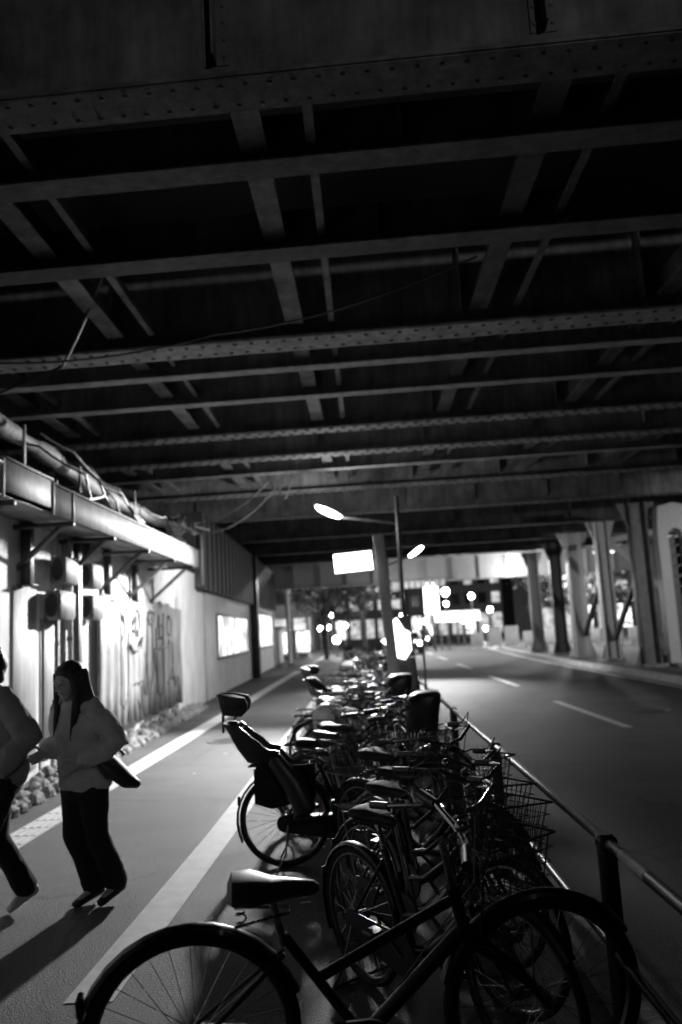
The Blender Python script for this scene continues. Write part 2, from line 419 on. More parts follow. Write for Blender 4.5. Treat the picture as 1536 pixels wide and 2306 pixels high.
def scrawl(pts, r=.012): MB().tube([(.056, a, b) for a, b in pts], r*1.35, 6).build('graffiti_stroke', M['ink'], e)
scrawl([(1.6, 1.62), (1.75, 1.52), (2.05, 1.50), (2.3, 1.56), (2.4, 1.72), (2.5, 1.74)], .016)
scrawl([(3.3, 1.42), (3.5, 1.50), (3.8, 1.50), (4.0, 1.54)], .022)
scrawl([(1.9, .95), (2.2, 1.0), (2.4, .98), (2.3, .9), (2.35, .6), (2.5, .42), (2.52, .35)], .012)
scrawl([(2.0, 2.1), (1.95, 1.9), (2.1, 1.75), (2.25, 1.95), (2.2, 2.15), (2.05, 2.2)])
scrawl([(2.9, 2.2), (2.9, 2.0), (3.3, 1.98), (3.35, 2.2), (3.0, 2.22)]); scrawl([(3.7, 2.15), (3.72, 1.75), (3.95, 1.7)])
scrawl([(3.6, 1.95), (4.1, 1.97)]); scrawl([(4.5, 2.1), (4.4, 1.8), (4.7, 1.75), (4.8, 2.05), (4.6, 2.15)])
scrawl([(2.6, 1.45), (2.7, 1.1), (2.65, .7)], .008); scrawl([(1.2, 2.1), (1.3, 1.8), (1.1, 1.7)], .01)
scrawl([(4.9, 1.1), (5.1, .7), (5.4, .9), (5.5, .5)], .012)
scrawl([(1.0, .7), (1.02, 1.5), (1.05, 2.15), (1.35, 2.22), (1.5, 2.1), (1.48, 1.3), (1.42, .8), (1.2, .62), (1.0, .7)], .01)
scrawl([(2.75, .8), (2.78, 1.6), (2.82, 2.1), (3.1, 2.2), (3.2, 1.7), (3.15, 1.0), (2.95, .72), (2.75, .8)], .01)
scrawl([(3.45, 1.9), (3.5, 1.2), (3.55, .7), (3.9, .62), (4.05, .9), (4.05, 1.6), (4.1, 2.2)], .012)
scrawl([(4.4, 1.5), (4.6, 1.65), (4.85, 1.6), (4.9, 1.2), (4.7, .9), (4.45, .8)], .013)
# rough footing of broken stones
def rubble(y0, y1, label, hh=.3):
    e = empty('rubble_footing', W(y0), WA, label, 'stone footing')
    mb = MB(); y = 0
    r2 = random.Random(int(y0*10))
    while y < y1-y0:
        for k in range(3):
            s = r2.uniform(.05, .15); cx = .08+k*.12+r2.uniform(-.04, .04); cy = y+r2.uniform(-.06, .06); cz = r2.uniform(.02, hh-.08*k-.05)
            rings = []
            for a in (.25, .8, 1.4, 2.1, 2.8):
                rings.append([(cx+s*.7*math.sin(a)*math.cos(t)*r2.uniform(.8, 1.15), cy+s*math.sin(a)*math.sin(t)*r2.uniform(.8, 1.15), cz-s*.75*math.cos(a)) for t in [2*math.pi*i/8 for i in range(8)]])
            mb.loft(rings)
        y += .13
    mb.box(.0, .3, 0, y1-y0, 0, .08)
    return mb.build('stones', M['concrete'], e, False)
rubble(6.0, 11.2, 'rough stone footing along the wall behind the two women', .24)
rubble(11.6, 19.5, 'broken stone footing under the corrugated fence', .19)
# vent hoods stacked by the posts
def hood(y, z, w=.5, h=.36, lab=''):
    e = empty('vent_hood', W(y, .05), WA, lab, 'vent hood', 'boxy vent hoods high on the wall')
    mb = MB().bbox(0, .2, 0, w, z, z+h, .03)
    mb.build('hood_box', M['fascia'], e)
    r = [[(.1+.075*math.cos(t)*k, yy, z+h/2+(h*.42)*math.sin(t)*k) for t in [2*math.pi*i/16 for i in range(16)]] for yy, k in ((.06, .7), (-.012, 1), (-.02, 1.0))]
    MB().loft(r[:2]+[r[2]]).build('dark_opening', M['darkwall'], e)
hood(9.95, 2.44, .55, .34, 'upper vent hood left of the dark post above a pale panel')
hood(9.75, 1.98, .6, .36, 'lower vent hood left of the dark post, directly above the narrow pale panel')
hood(11.05, 2.87, .5, .34, 'top vent hood of the three right of the dark post')
hood(11.05, 2.44, .5, .34, 'middle vent hood of the three right of the dark post')
hood(11.05, 2.0, .55, .34, 'bottom vent hood of the three right of the dark post')
# canopy
FX = -3.30
e = empty('canopy', (FX, 0, 0), 0, 'long narrow metal canopy with a pale fascia held on diagonal struts', 'canopy')
secs = [(4.0, 7.15, 3.10, 3.36), (7.2, 8.35, 3.12, 3.42), (8.4, 15.9, 3.06, 3.38)]
for a, b, z0, z1 in secs:
    mb = MB().bbox(-.03, 0, a, b, z0, z1, .008); mb.bbox(-.06, .02, a, b, z1-.0, z1+.025, .005)
    mb.build('fascia', M['fascia'], e)
for yy in (7.16, 8.36, 8.95): MB().bbox(-.005, .016, yy, yy+.03, 3.05, 3.42, .004).build('seam_strip', M['sheet'], e)
n = 40; vs = []; fs = []
for i in range(n+1):
    yy = 4+11.8*i/n; 
    for k, (x, z) in enumerate(((-.035, 3.08), (-.95, 3.14))): vs.append((x, yy, z + (.012 if i % 2 else 0)))
    if i: fs.append((2*i-2, 2*i, 2*i+1, 2*i-1))
o = MB().add(vs, fs).build('soffit', M['steelmid'], e); o.modifiers.new('s', 'SOLIDIFY').thickness = .012
mb = MB().bbox(-1.0, -.035, 4, 15.85, 3.2, 3.24, .01); mb.build('canopy_roof', M['steelmid'], e)
for i, yy in enumerate((7.4, 8.95, 10.45, 12.15, 13.8, 15.3)):
    mm = M['steeldark'] if i < 4 else M['fascia']
    MB().beam((-.92, yy+.15, 2.38), (-.12, yy, 3.02), .05, .05).build('strut', mm, e)
    MB().bbox(-.9, .02, yy-.03, yy+.03, 3.0, 3.055, .006).build('bracket_arm', M['steeldark'], e)
MB().bbox(-.08, .06, 15.92, 16.05, 2.7, 3.75, .02).build('end_post', M['fascia'], e)
def post(y, z0, z1, wd, lab, m='steeldark', off=.08):
    o = MB().bbox(-wd/2, wd/2, -wd/2, wd/2, 0, z1-z0, .008).bbox(-wd*.8, wd*.8, -wd*.8, wd*.8, 0, .02, .004).build('wall_post', M[m], None)
    o.location = (WX(y)+off, y, z0); tag(o, lab, 'post', 'posts against the pale wall')
post(9.15, 2.36, 3.13, .12, 'thick short dark post at the left picture edge below the canopy')
post(10.72, .0, 3.15, .14, 'tall dark post reaching the ground behind the woman with long hair', off=.12)
post(12.35, 2.3, 3.13, .1, 'short dark post above the left end of the corrugated fence')
post(14.0, 2.34, 3.13, .1, 'short dark post above the middle of the corrugated fence')
o = MB().tube([(0, 0, 0), (0, 0, 3.05)], .035, 10).build('drain_pipe', M['postlight']); o.location = (WX(10.5)+.14, 10.45, .02)
for zz in (.8, 1.7, 2.5):
    MB().tube([(0, 0, zz), (0, 0, zz+.04)], .045, 10).build('pipe_collar', M['fascia'], o)
tag(o, 'pale drain pipe running down the wall just left of the tall dark post', 'pipe')
# big wrapped duct above canopy with cables
path = [(-4.15, 5, 4.45), (-4.05, 8, 4.22), (-3.98, 10, 4.08), (-3.95, 12, 3.92), (-3.9, 14, 3.9), (-3.88, 16.2, 3.95), (-3.9, 17.2, 4.2)]
e = empty('overhead_duct', (0, 0, 0), 0, 'lumpy pale wrapped duct running above the canopy', 'duct')
pp = []
for a, b in zip(path, path[1:]):
    for k in range(8):
        t = k/8; pp.append(tuple(a[i]+(b[i]-a[i])*t + rnd.uniform(-.012, .012) for i in range(3)))
MB().tube(pp, [.105+.02*math.sin(i*1.3)+rnd.uniform(-.008, .008) for i in range(len(pp))], 12).build('duct_pipe', M['ductwrap'], e)
for yy in (8.8, 10.6, 13.2):
    f = min(path, key=lambda q: abs(q[1]-yy)); xx = -3.98
    MB().bbox(xx-.17, xx-.145, yy, yy+.05, 3.3, 5.9 if yy < 10 else 4.3, .005).build('hanger', M['fascia'], e)
    MB().bbox(xx+.155, xx+.18, yy, yy+.05, 3.7, 4.2, .005).build('hanger', M['fascia'], e)
def cable(pts, r, m, lab, sag=0, seg=24):
    P = []
    for a, b in zip(pts, pts[1:]):
        for k in range(seg):
            t = k/seg; P.append((a[0]+(b[0]-a[0])*t, a[1]+(b[1]-a[1])*t, a[2]+(b[2]-a[2])*t - sag*4*t*(1-t)))
    P.append(pts[-1])
    o = MB().tube(P, r, 6).build('cable', M[m]); tag(o, lab, 'cable'); return o
cable([(-3.7, 6.5, 3.75), (-3.75, 9.3, 3.62), (-3.6, 11, 3.72), (-3.72, 13, 3.6), (-3.8, 16, 3.8)], .022, 'steeldark', 'sagging dark cable lying between the duct and the canopy', .12)
cable([(-3.95, 9.6, 4.3), (-3.75, 10.2, 4.18), (-3.65, 10.9, 3.95), (-3.75, 11.8, 3.6)], .02, 'steeldark', 'dark cable wound over the duct above the canopy seam', .02, 8)
cable([(-3.95, 11.3, 4.1), (-3.7, 12.1, 3.95), (-3.6, 12.7, 3.6), (-3.6, 13.8, 3.5)], .018, 'steeldark', 'thin dark cable crossing the bright part of the duct', .03, 8)
cable([(-3.8, 16.5, 4.1), (-1.9, 16.6, 4.9), (-1.5, 16.3, 5.0)], .014, 'fascia', 'upper pale cable looped under the beams left of the lamp', .3)
cable([(-3.8, 16.6, 3.95), (-1.75, 16.9, 4.85), (-1.4, 16.4, 5.0)], .014, 'fascia', 'lower pale cable looped under the beams left of the lamp', .42)
cable([(-5.2, 9.0, 4.4), (-3.4, 8.9, 4.9), (-2.4, 7.4, 5.3)], .016, 'steeldark', 'dark cable crossing in front of the pale riveted girder', .05)
for i in range(5):
    y0 = 8.8+i*1.4; a = rnd.uniform(-.15, .1)
    cable([(-4.05+a, y0, 4.15), (-3.78+rnd.uniform(-.1, .1), y0+.5, 4.0+rnd.uniform(-.1, .15)), (-3.6+rnd.uniform(-.15, .15), y0+1.1, 3.65+rnd.uniform(-.1, .2)), (-3.7, y0+2.0, 3.5+rnd.uniform(-.05, .2))], rnd.uniform(.01, .02), rnd.choice(['steeldark', 'fascia', 'steeldark']), 'loose cable draped over the duct above the canopy among other such cables', rnd.uniform(.02, .09), 8)['group'] = 'cables draped over the duct'
cable([(-4.4, 8.7, 4.95), (-1.5, 8.3, 4.93), (1.2, 6.9, 4.97)], .012, 'steeldark', 'thin cable strung across the pale double rivet girder', .12)
# tangled wiring knot
o = MB()
for k in range(26):
    a = rnd.uniform(0, 6.28); c = Vector((-3.75+rnd.uniform(-.25, .2), 16.3+rnd.uniform(-.9, 1.2), 3.95+rnd.uniform(-.25, .2)))
    o.tube([c+Vector((rnd.uniform(-.2, .2), rnd.uniform(-.35, .35), rnd.uniform(-.15, .15)))*s for s in (-1, -.4, .3, 1)], .014, 5)
tag(o.build('wiring_bundle', M['fascia']), 'tangled bundle of wiring at the far end of the canopy', 'wiring')

# ---------------------------------------------------------------- right hand steel columns
def column(x, y, wd, m, lab, arch=False, top=5.0, lean=0):
    e = empty('bridge_column', (x, y, .13), 0, lab, 'column', 'steel columns on the right pavement')
    MB().bbox(-wd*.8, wd*.8, -wd*.8, wd*.8, 0, .1, .02).build('footing', M['concrete'], e)
    h = top-.13
    if arch:
        q = wd*.5
        out = [(-wd, .1), (-wd*.92, h-.5), (-wd*.7, h-.12), (wd*.7, h-.12), (wd*.92, h-.5), (wd, .1)]
        inn = [(-q*.8, .1), (-q*.8, h-1.1)] + [(-q*.8*math.cos(t), h-1.1+q*.9*math.sin(t)) for t in (.5, 1.05, 1.57, 2.1, 2.65)] + [(q*.8, h-1.1), (q*.8, .1)]
        # outline with thickness, built as a strip between outer and inner curves
        O = [(-wd, .1), (-wd*.95, h-1.2), (-wd*.92, h-.7), (-wd*.8, h-.2), (0, h-.1), (wd*.8, h-.2), (wd*.92, h-.7), (wd*.95, h-1.2), (wd, .1)]
        vs = []; fs = []
        for yy in (-.2, .2):
            for a in O: vs.append((a[0], yy, a[1]))
            for a in inn: vs.append((a[0], yy, a[1]))
        for b in (0, 18):
            for i in range(8): fs.append((b+i, b+i+1, b+9+i+1, b+9+i))
        for i in range(8): fs.append((i, i+1, i+19, i+18)); fs.append((9+i, 9+i+1, 9+i+19, 9+i+18))
        MB().add(vs, fs).build('arched_frame', M[m], e)
        mb = MB()
        for k in range(13): mb.beam((-q*.78, 0, .4+.3*k), (q*.78, 0, .55+.3*k), .03, .05)
        mb.box(-q*.8, q*.8, .14, .16, .1, h-1.1)
        mb.build('lacing', M['steeldark'], e)
    else:
        fr = MB()
        for s in (-1, 1):
            fr.bbox(s*wd/2-.03, s*wd/2+.03, -wd*.45, wd*.45, .1, h, .006)
        fr.build('flange_pair', M[m], e)
        fr = MB().box(-wd/2+.031, wd/2-.031, -.01, .01, .1, h)
        k = .2
        while k < h-.3:
            for s in (-1, 1): fr.ball((s*(wd/2-.07), -.01, k), .022, 6, 4, sy=.6)
            k += .16
        fr.build('web', M[m], e)
        vs = MB()
        for s in (-1, 1):
            vs.add([(s*wd*.55, -.04, .1), (s*wd*1.0, -.04, .1), (s*wd*.55, -.04, .7), (s*wd*.55, .04, .1), (s*wd*1.0, .04, .1), (s*wd*.55, .04, .7)], [(0, 1, 2), (3, 5, 4), (0, 3, 4, 1), (1, 4, 5, 2), (2, 5, 3, 0)])
            vs.add([(s*wd*.55, -.04, h-.8), (s*wd*1.2, -.04, h), (s*wd*.55, -.04, h), (s*wd*.55, .04, h-.8), (s*wd*1.2, .04, h), (s*wd*.55, .04, h)], [(0, 1, 2), (3, 5, 4), (0, 3, 4, 1), (1, 4, 5, 2), (2, 5, 3, 0)])
        vs.build('gusset', M[m], e)
    return e
column(9.22, 23.8, .54, 'postlight', 'pale column with an arched slot at the right picture edge', True)
column(8.27, 24.0, .46, 'steelmid', 'heavy dark column beside the arched one')
column(8.42, 28.2, .42, 'postlight', 'grey column, next beyond the heavy dark one')
column(8.3, 31.6, .52, 'postlight', 'broad grey column in the middle of the row')
column(8.4, 35.3, .42, 'steeldark', 'dark column between two paler ones near the far end of the row')
column(8.3, 39.5, .45, 'postlight', 'pale column at the far end of the near row')
column(12.0, 28.0, .4, 'postlight', 'column of the back row nearest the arched one')
column(12.2, 34.0, .4, 'postlight', 'far column of the back row')
def diag(a, b, wd, m, lab):
    e = MB().beam(a, b, wd, wd).build('diagonal_brace', M[m]); tag(e, lab, 'brace', 'braces between the steel columns')
diag((8.72, 24.4, 3.9), (8.5, 28, .9), .15, 'steeldark', 'thin dark diagonal brace leaning between two near columns')
diag((8.6, 28.5, 3.6), (8.4, 31.4, 1.0), .14, 'steeldark', 'thin dark diagonal brace further along the row')
diag((8.65, 28.4, 4.3), (12.0, 28.1, 4.75), .2, 'postlight', 'pale tie beam high between the front and back rows')
diag((8.8, 28.4, 4.2), (11.9, 28.1, .8), .2, 'postlight', 'long sloping brace from front row to back row')
diag((12.0, 28.2, 4.1), (12.2, 33.8, .8), .18, 'postlight', 'sloping brace in the back row')

# ---------------------------------------------------------------- lamps
def spot(loc, target, watts, size, blend=1., rad=.12):
    ld = bpy.data.lights.new('lamp_light', 'SPOT'); ld.energy = watts; ld.spot_size = R(size); ld.spot_blend = blend; ld.shadow_soft_size = rad
    o = bpy.data.objects.new('lamp_light', ld); col.objects.link(o); o.location = loc
    o.rotation_euler = (Vector(target)-Vector(loc)).to_track_quat('-Z', 'Y').to_euler(); return o
def point(loc, watts, rad=.1):
    ld = bpy.data.lights.new('lamp_light', 'POINT'); ld.energy = watts; ld.shadow_soft_size = rad
    o = bpy.data.objects.new('lamp_light', ld); col.objects.link(o); o.location = loc; return o
def luminaire(head, tail, polexy, lab, polelab_parent=None, s=1.0):
    # cobra-head lamp on an arm
    e = empty('street_lamp', (polexy[0], polexy[1], 0), 0, lab, 'street lamp')
    b = Vector((polexy[0], polexy[1], 0)); H = Vector(head)-b; T = Vector(tail)-b
    pole = MB().tube([(0, 0, .02), (0, 0, 2.2), (0, 0, 4.5)], [.06, .052, .045], 12)
    pole.tube([(0, 0, .02), (0, 0, .35)], .085, 12); pole.build('pole', M['postdark'], e)
    MB().tube([(0, 0, T.z-.22), T*.5+Vector((0, 0, (T.z-.22)*.5-.0)), T], .028, 8).build('arm', M['postdark'], e)
    d = (H-T).normalized(); sd = d.cross(Vector((0, 0, 1))).normalized(); up = sd.cross(d)
    def prof(k, z0): return [T + d*((H-T).length*t) + sd*(math.cos(a)*wd*k) + up*(max(0, math.sin(a))*.06*k+z0) for t, wd in ((0, .04),) for a in [0]]
    rings = []
    for t, wd, hh in ((-.12, .035, .03), (0, .07, .05), (.25, .12, .08), (.6, .13, .08), (.9, .1, .06), (1.0, .05, .03)):
        c = T + (H-T)*t
        rings.append([c + sd*(math.cos(a)*wd) + up*(max(-.2, math.sin(a))*hh) for a in [2*math.pi*i/14 for i in range(14)]])
    hd = MB().loft(rings).build('lamp_head', M['lampbody'], e)
    rings = []
    for t, wd, hh in ((.05, .03, .01), (.15, .085, .035), (.4, .105, .05), (.7, .105, .05), (.88, .08, .035), (.95, .03, .01)):
        c = T + (H-T)*t - up*.018
        rings.append([c + sd*(math.cos(a)*wd*s) - up*(max(0., math.sin(a))*hh*s*1.3) for a in [2*math.pi*i/14 for i in range(14)]])
    MB().loft(rings).build('lens', M['lens'], hd)
    return e
luminaire((-.93, 16.6, 4.32), (-.42, 17.3, 4.12), (.80, 17.2), 'lit street lamp reaching left over the path from a thin dark pole')
luminaire((2.08, 27.4, 4.42), (1.62, 28.1, 4.12), (.86, 28.6), 'lit street lamp farther back, reaching right over the road')
spot((-.7, 16.95, 4.05), (-5.2, 6.6, -.9), 8600, 76, 1., .25)
spot((-.7, 16.95, 4.05), (-4.2, 19.2, .8), 750, 125)
point((-.7, 16.9, 3.93), 150, .15)
spot((1.9, 27.7, 4.12), (1.3, 23.2, 0), 6500, 66)
spot((1.9, 27.7, 4.12), (8.4, 29.0, 1.5), 1300, 90)

# sign post with backlit box
e = empty('sign_post', (.39, 11.0, 0), 0, 'pale square post leaning slightly, carrying a blank glaring backlit box', 'sign post', tilt=-3.2)
MB().bbox(-.075, .075, -.06, .06, 0, 2.95, .01).build('post', M['postlight'], e)
MB().bbox(-.65, -.115, -.07, .07, 2.47, 2.74, .015).build('backlit_box', M['lampbody'], e)
for o in kids(e):
    if o.name.startswith('backlit_box'):
        MB().box(-.645, -.12, -.078, -.0705, 2.475, 2.735).build('light_face', M['sign'], o, False)
bd = MB().bbox(.02, .31, -.05, -.03, 1.25, 1.8, .01).build('glare_panel', M['lampbody'], e)  # added panel, there to carry the glare shape
MB().add([(x, -.056, z) for x, z in ((-.13, 1.5), (-.04, 1.55), (-.02, 1.7), (.12, 1.79), (.2, 1.62), (.27, 1.58), (.27, 1.34), (.17, 1.22), (.03, 1.27), (-.05, 1.42))], [tuple(range(10))]).build('glare_shape', M['sign'], bd, False)  # glowing outline imitates an irregular blob of glare
nb = MB().bbox(.02, .31, -.05, -.03, .72, 1.24, .01).build('notice_board', M['fascia'], e)
mb = MB()
for k in range(7): mb.beam((.04, -.056, .80+.06*k), (.29, -.056, .86+.06*k), .004, .006)
mb.build('faint_lines', M['steelmid'], nb)

e = empty('side_lamp', (13.5, 13, .13), 0, 'street lamp just outside the right picture edge on the pavement', 'street lamp')
MB().tube([(0, 0, 0), (0, 0, 4.2)], [.07, .05], 10).build('pole', M['postdark'], e)
MB().bbox(-.25, .25, -.12, .12, 4.2, 4.28, .03).build('lamp_head', M['lampbody'], e)
spot((13.3, 13.3, 4.2), (9.4, 26, 1.6), 1800, 50)
# yard lamp standing behind the viewpoint, shining on the face of the nearest girder
e = empty('yard_lamp', (5.5, -9, 0), 0, 'street lamp behind the viewpoint beside the road', 'street lamp')
MB().tube([(0, 0, 0), (0, 0, 7.6)], [.08, .05], 10).build('pole', M['postdark'], e)
MB().bbox(-.3, .3, -.15, .15, 7.6, 7.7, .04).build('lamp_head', M['lampbody'], e)
spot((5.5, -8.7, 7.5), (.5, 4.4, 6.2), 1100, 48)
o = MB().tube([(-.6, 0, 0), (.6, 0, 0)], .035, 10).build('tube_lamp', M['shop']); o.location = (11.5, 38, 4.7); tag(o, 'added level tube lamp under the bridge, brightening the steel columns', 'lamp'); point((11.5, 38, 4.5), 260, .2)  # tube and its point light added to brighten the dark columns
# light wall tube on the far side and lamps in the open street
o = MB().bbox(-.07, .07, -.06, .06, -.02, .62, .02).build('tube_lamp', M['lens']); o.location = (8.35, 44.9, 4.45); tag(o, 'short upright tube lamp against the far pale girder', 'lamp')
point((8.2, 43.6, 4.5), 220); point((2.6, 42.8, 3.7), 120)

# ---------------------------------------------------------------- guard fence
e = empty('guard_fence', (.885, 0, 0), 0.5, 'low pipe guard fence between the parked bicycles and the road', 'fence')
for i, yy in enumerate([.70+2.5*k for k in range(13)]):
    mb = MB().tube([(0, yy, 0), (0, yy, .82)], .037, 12).tube([(0, yy, .82), (0, yy, .838)], [.039, .025], 12)
    p = mb.build('post', M['postdark'], e)
    MB().bbox(-.033, .033, yy-.045, yy+.045, .782, .834, .01).build('clamp', M['galv'], p)
MB().tube([(0, -1, .81), (0, 31.5, .81)], .021, 12).build('top_rail', M['galv'], e)
MB().tube([(0, -1, .42), (0, 31.5, .42)], .019, 12).build('lower_rail', M['galv'], e)
for k in range(2): MB().tube([(0, 2.75+2.5*k, .81), (0, 3.0+2.5*k, .81)], .0225, 12).build('reflective_sleeve', M['paint'], e)
# thin pole by fence
o = MB().tube([(0, 0, 0), (0, 0, 1.55)], .016, 10).tube([(0, 0, 0), (0, 0, .04)], .09, 12).build('thin_pole', M['steelmid']); o.location = (.72, 10.6, .02)
tag(o, 'thin grey pole standing by the fence right of the sign post', 'pole')

# ---------------------------------------------------------------- bicycles
def wheel(e, name, c, r=.33, spokes=28, ty=.018):
    rim = MB().ring_y(c, r-.034, .010, 40, 6, .012).build(name, M['alu'], e)
    MB().ring_y(c, r-.016, ty, 48, 8, ty+.001).build('tyre', M['tyre'], rim)
    mb = MB()
    for i in range(spokes):
        t = 2*math.pi*i/spokes; s = 1 if i % 2 else -1; tt = t + s*.35*(1 if i % 4 < 2 else -1)
        mb.tube([(c[0]+.022*math.cos(tt), s*.028, c[2]+.022*math.sin(tt)), (c[0]+(r-.036)*math.cos(t), 0, c[2]+(r-.036)*math.sin(t))], .0013, 4)
    mb.build('spokes', M['chrome'], rim)
    MB().tube([(c[0], -.05, c[2]), (c[0], -.03, c[2]), (c[0], .03, c[2]), (c[0], .05, c[2])], [.012, .024, .024, .012], 12).build('hub', M['alu'], rim)
    return rim
def fender(e, c, r, a0, a1, m):
    n = 16; rings = []
    for i in range(n+1):
        t = R(a0+(a1-a0)*i/n); ex = Vector((math.cos(t), 0, math.sin(t))); C = Vector(c)
        prof = [(-.026, -.012), (-.018, 0), (0, .005), (.018, 0), (.026, -.012), (.017, -.003), (0, .001), (-.017, -.003)]
        rings.append([C + ex*(r+h) + Vector((0, y, 0)) for y, h in prof])
    return MB().loft(rings).build('mudguard', m, e)
def wire_basket(e, x0, x1, z0, z1, wd, m, taper=.04, step=.035):
    mb = MB(); r = .0022
    def loop(z, k, rr):
        a = taper*(1-k)
        P = [(x0+a, -wd/2+a, z), (x1-a, -wd/2+a, z), (x1-a, wd/2-a, z), (x0+a, wd/2-a, z)]
        for i in range(4): mb.tube([P[i], P[(i+1) % 4]], rr, 5)
    nz = max(3, int((z1-z0)/.05))
    for i in range(nz+1): loop(z0+(z1-z0)*i/nz, i/nz, .005 if i in (0, nz) else r)
    x = 0; n = int((x1-x0)/step)
    for i in range(1, n):
        f = i/n
        for s in (-1, 1): mb.tube([(x0+taper+(x1-x0-2*taper)*f, s*(wd/2-taper), z0), (x0+(x1-x0)*f, s*wd/2, z1)], r, 4)
    n = int(wd/step)
    for i in range(1, n):
        f = i/n*2-1
        mb.tube([(x0+taper, f*(wd/2-taper), z0), (x0, f*wd/2, z1)], r, 4); mb.tube([(x1-taper, f*(wd/2-taper), z0), (x1, f*wd/2, z1)], r, 4)
        mb.tube([(x0+taper, f*(wd/2-taper), z0), (x1-taper, f*(wd/2-taper), z0)], r, 4)
    return mb.build('basket', m, e)
def make_bike(frame='black', basket=True, rack=True, child=False, cover=False, saddle='vinyl', bars='swept', rbag=False, straight=False, front=False):
    e = empty('bicycle', (0, 0, 0)); fm = M[frame]
    rh = (-.53, 0, .33); fh = (.60, 0, .33); bb = Vector((-.10, 0, .27)); st = Vector((-.27, 0, .70)); hd0 = Vector((.375, 0, .60)); hd1 = Vector((.335, 0, .80))
    if straight: bb = Vector((.0, 0, .27)); st = Vector((-.24, 0, .62)); hd0 = Vector((.345, 0, .56)); hd1 = Vector((.305, 0, .72))
    fr = MB()
    fr.tube([bb, st], .017, 10); fr.tube([hd0, hd1], .021, 10)
    if straight:
        fr.tube([hd0+Vector((-.0, 0, .03)), bb], .024, 12); fr.tube([hd1-Vector((0, 0, .04)), st+(bb-st)*.42], .017, 10)
    else:
        fr.tube([hd0+Vector((0, 0, .02)), Vector((.18, 0, .43)), Vector((.02, 0, .31)), bb], .022, 12)
        fr.tube([hd1-Vector((0, 0, .06)), Vector((.16, 0, .57)), Vector((-.02, 0, .45)), Vector((-.165, 0, .42))], .015, 10)
    for s in (-1, 1):
        fr.tube([bb+Vector((0, s*.03, 0)), Vector((rh[0], s*.06, rh[2]))], .009, 8)
        fr.tube([st+Vector((0, s*.015, -.05)), Vector((rh[0], s*.06, rh[2]))], .008, 8)
    fr.tube([bb+Vector((0, -.04, 0)), bb+Vector((0, .04, 0))], .024, 12)
    fr.build('frame', fm, e)
    fk = MB()
    for s in (-1, 1): fk.tube([hd0+Vector((0, s*.035, -.01)), Vector((.43, s*.045, .50)), Vector((.54, s*.05, .40)), Vector((fh[0], s*.055, fh[2]))], [.013, .012, .01, .009], 8)
    fk.tube([hd0+Vector((0, -.045, -.01)), hd0+Vector((0, .045, -.01))], .016, 8)
    fk.build('fork', M['chrome'] if frame == 'silver' else fm, e)
    ty = .0235 if straight else .018
    wheel(e, 'rear_wheel', rh, ty=ty); wheel(e, 'front_wheel', fh, ty=ty)
    fender(e, rh, .352, 20, 205, M['alu'] if frame != 'black' else M['black']); fender(e, fh, .352, 35, 165, M['alu'] if frame != 'black' else M['black'])
    # saddle with springs
    s = MB(); P = []
    for x, wd, z, h in ((-.14, .05, .0, .03), (-.125, .095, .012, .045), (-.07, .105, .01, .05), (0, .065, 0, .042), (.07, .035, -.002, .036), (.13, .022, -.008, .03), (.145, .01, -.012, .015)):
        P.append([(st.x-.03+x, math.cos(a)*wd, st.z+.155+z+(math.sin(a)*h*.5 if math.sin(a) > 0 else math.sin(a)*h)) for a in [2*math.pi*i/14 for i in range(14)]])
    sd = s.loft(P).build('saddle', M[saddle], e)
    mb = MB()
    for q in (-1, 1):
        mb.tube([(st.x-.13+.016*math.cos(t), q*.06+.016*math.sin(t), st.z+.07+.0085*t/2) for t in [i*.7 for i in range(18)]], .003, 4)
    mb.tube([(st.x-.15, -.06, st.z+.07), (st.x+.02, -.02, st.z+.08), (st.x+.02, .02, st.z+.08), (st.x-.15, .06, st.z+.07)], .005, 5)
    mb.build('saddle_spring', M['chrome'], sd)
    MB().tube([st-Vector((0, 0, .03)), st+Vector((-.035, 0, .12))], .0125, 10).build('seat_post', M['chrome'], e)
    # handlebar, stem
    MB().tube([hd1, hd1+Vector((-.03, 0, .14)), hd1+Vector((.03, 0, .17))], .012, 8).build('stem', M['chrome'], e)
    c = hd1+Vector((.03, 0, .17))
    if bars == 'swept':
        pts = [c+Vector(p) for p in ((-.27, -.28, .05), (-.16, -.27, .06), (-.02, -.2, .07), (.02, -.08, .02), (.0, 0, 0), (.02, .08, .02), (-.02, .2, .07), (-.16, .27, .06), (-.27, .28, .05))]
    else:
        pts = [c+Vector(p) for p in ((-.06, -.29, .03), (-.03, -.18, .03), (0, -.06, .0), (0, .06, 0), (-.03, .18, .03), (-.06, .29, .03))]
    hb = MB().tube(pts, .011, 8).build('handlebar', M['chrome'], e)
    for a, b in ((0, 1), (-1, -2)):
        d = (pts[a]-pts[b]).normalized()
        MB().tube([pts[a]+d*.005, pts[a]-d*.11], .0165, 10).build('grip', M['plastic'], hb)
        q = pts[a]-d*.12; fw = Vector((0, 0, -.02)) 
        MB().tube([q+Vector((.02, 0, -.01)), q+d*.03+Vector((.045, 0, -.025)), q+d*.11+Vector((.04, 0, -.03))], .005, 6).build('brake_lever', M['chrome'], hb)
    mb = MB()
    mb.tube([pts[1], pts[1]+Vector((.12, .05, .08)), hd1+Vector((.1, -.02, .05)), hd0+Vector((.04, -.03, 0))], .003, 5)
    mb.tube([pts[-2], pts[-2]+Vector((.13, -.05, .09)), hd1+Vector((.08, .02, .0)), Vector((.2, .02, .5)), bb], .003, 5)
    mb.build('brake_cable', M['plastic'], e)
    MB().ball(pts[2]+Vector((0, .04, .03)), .022, 10, 6).build('bell', M['chrome'], e)
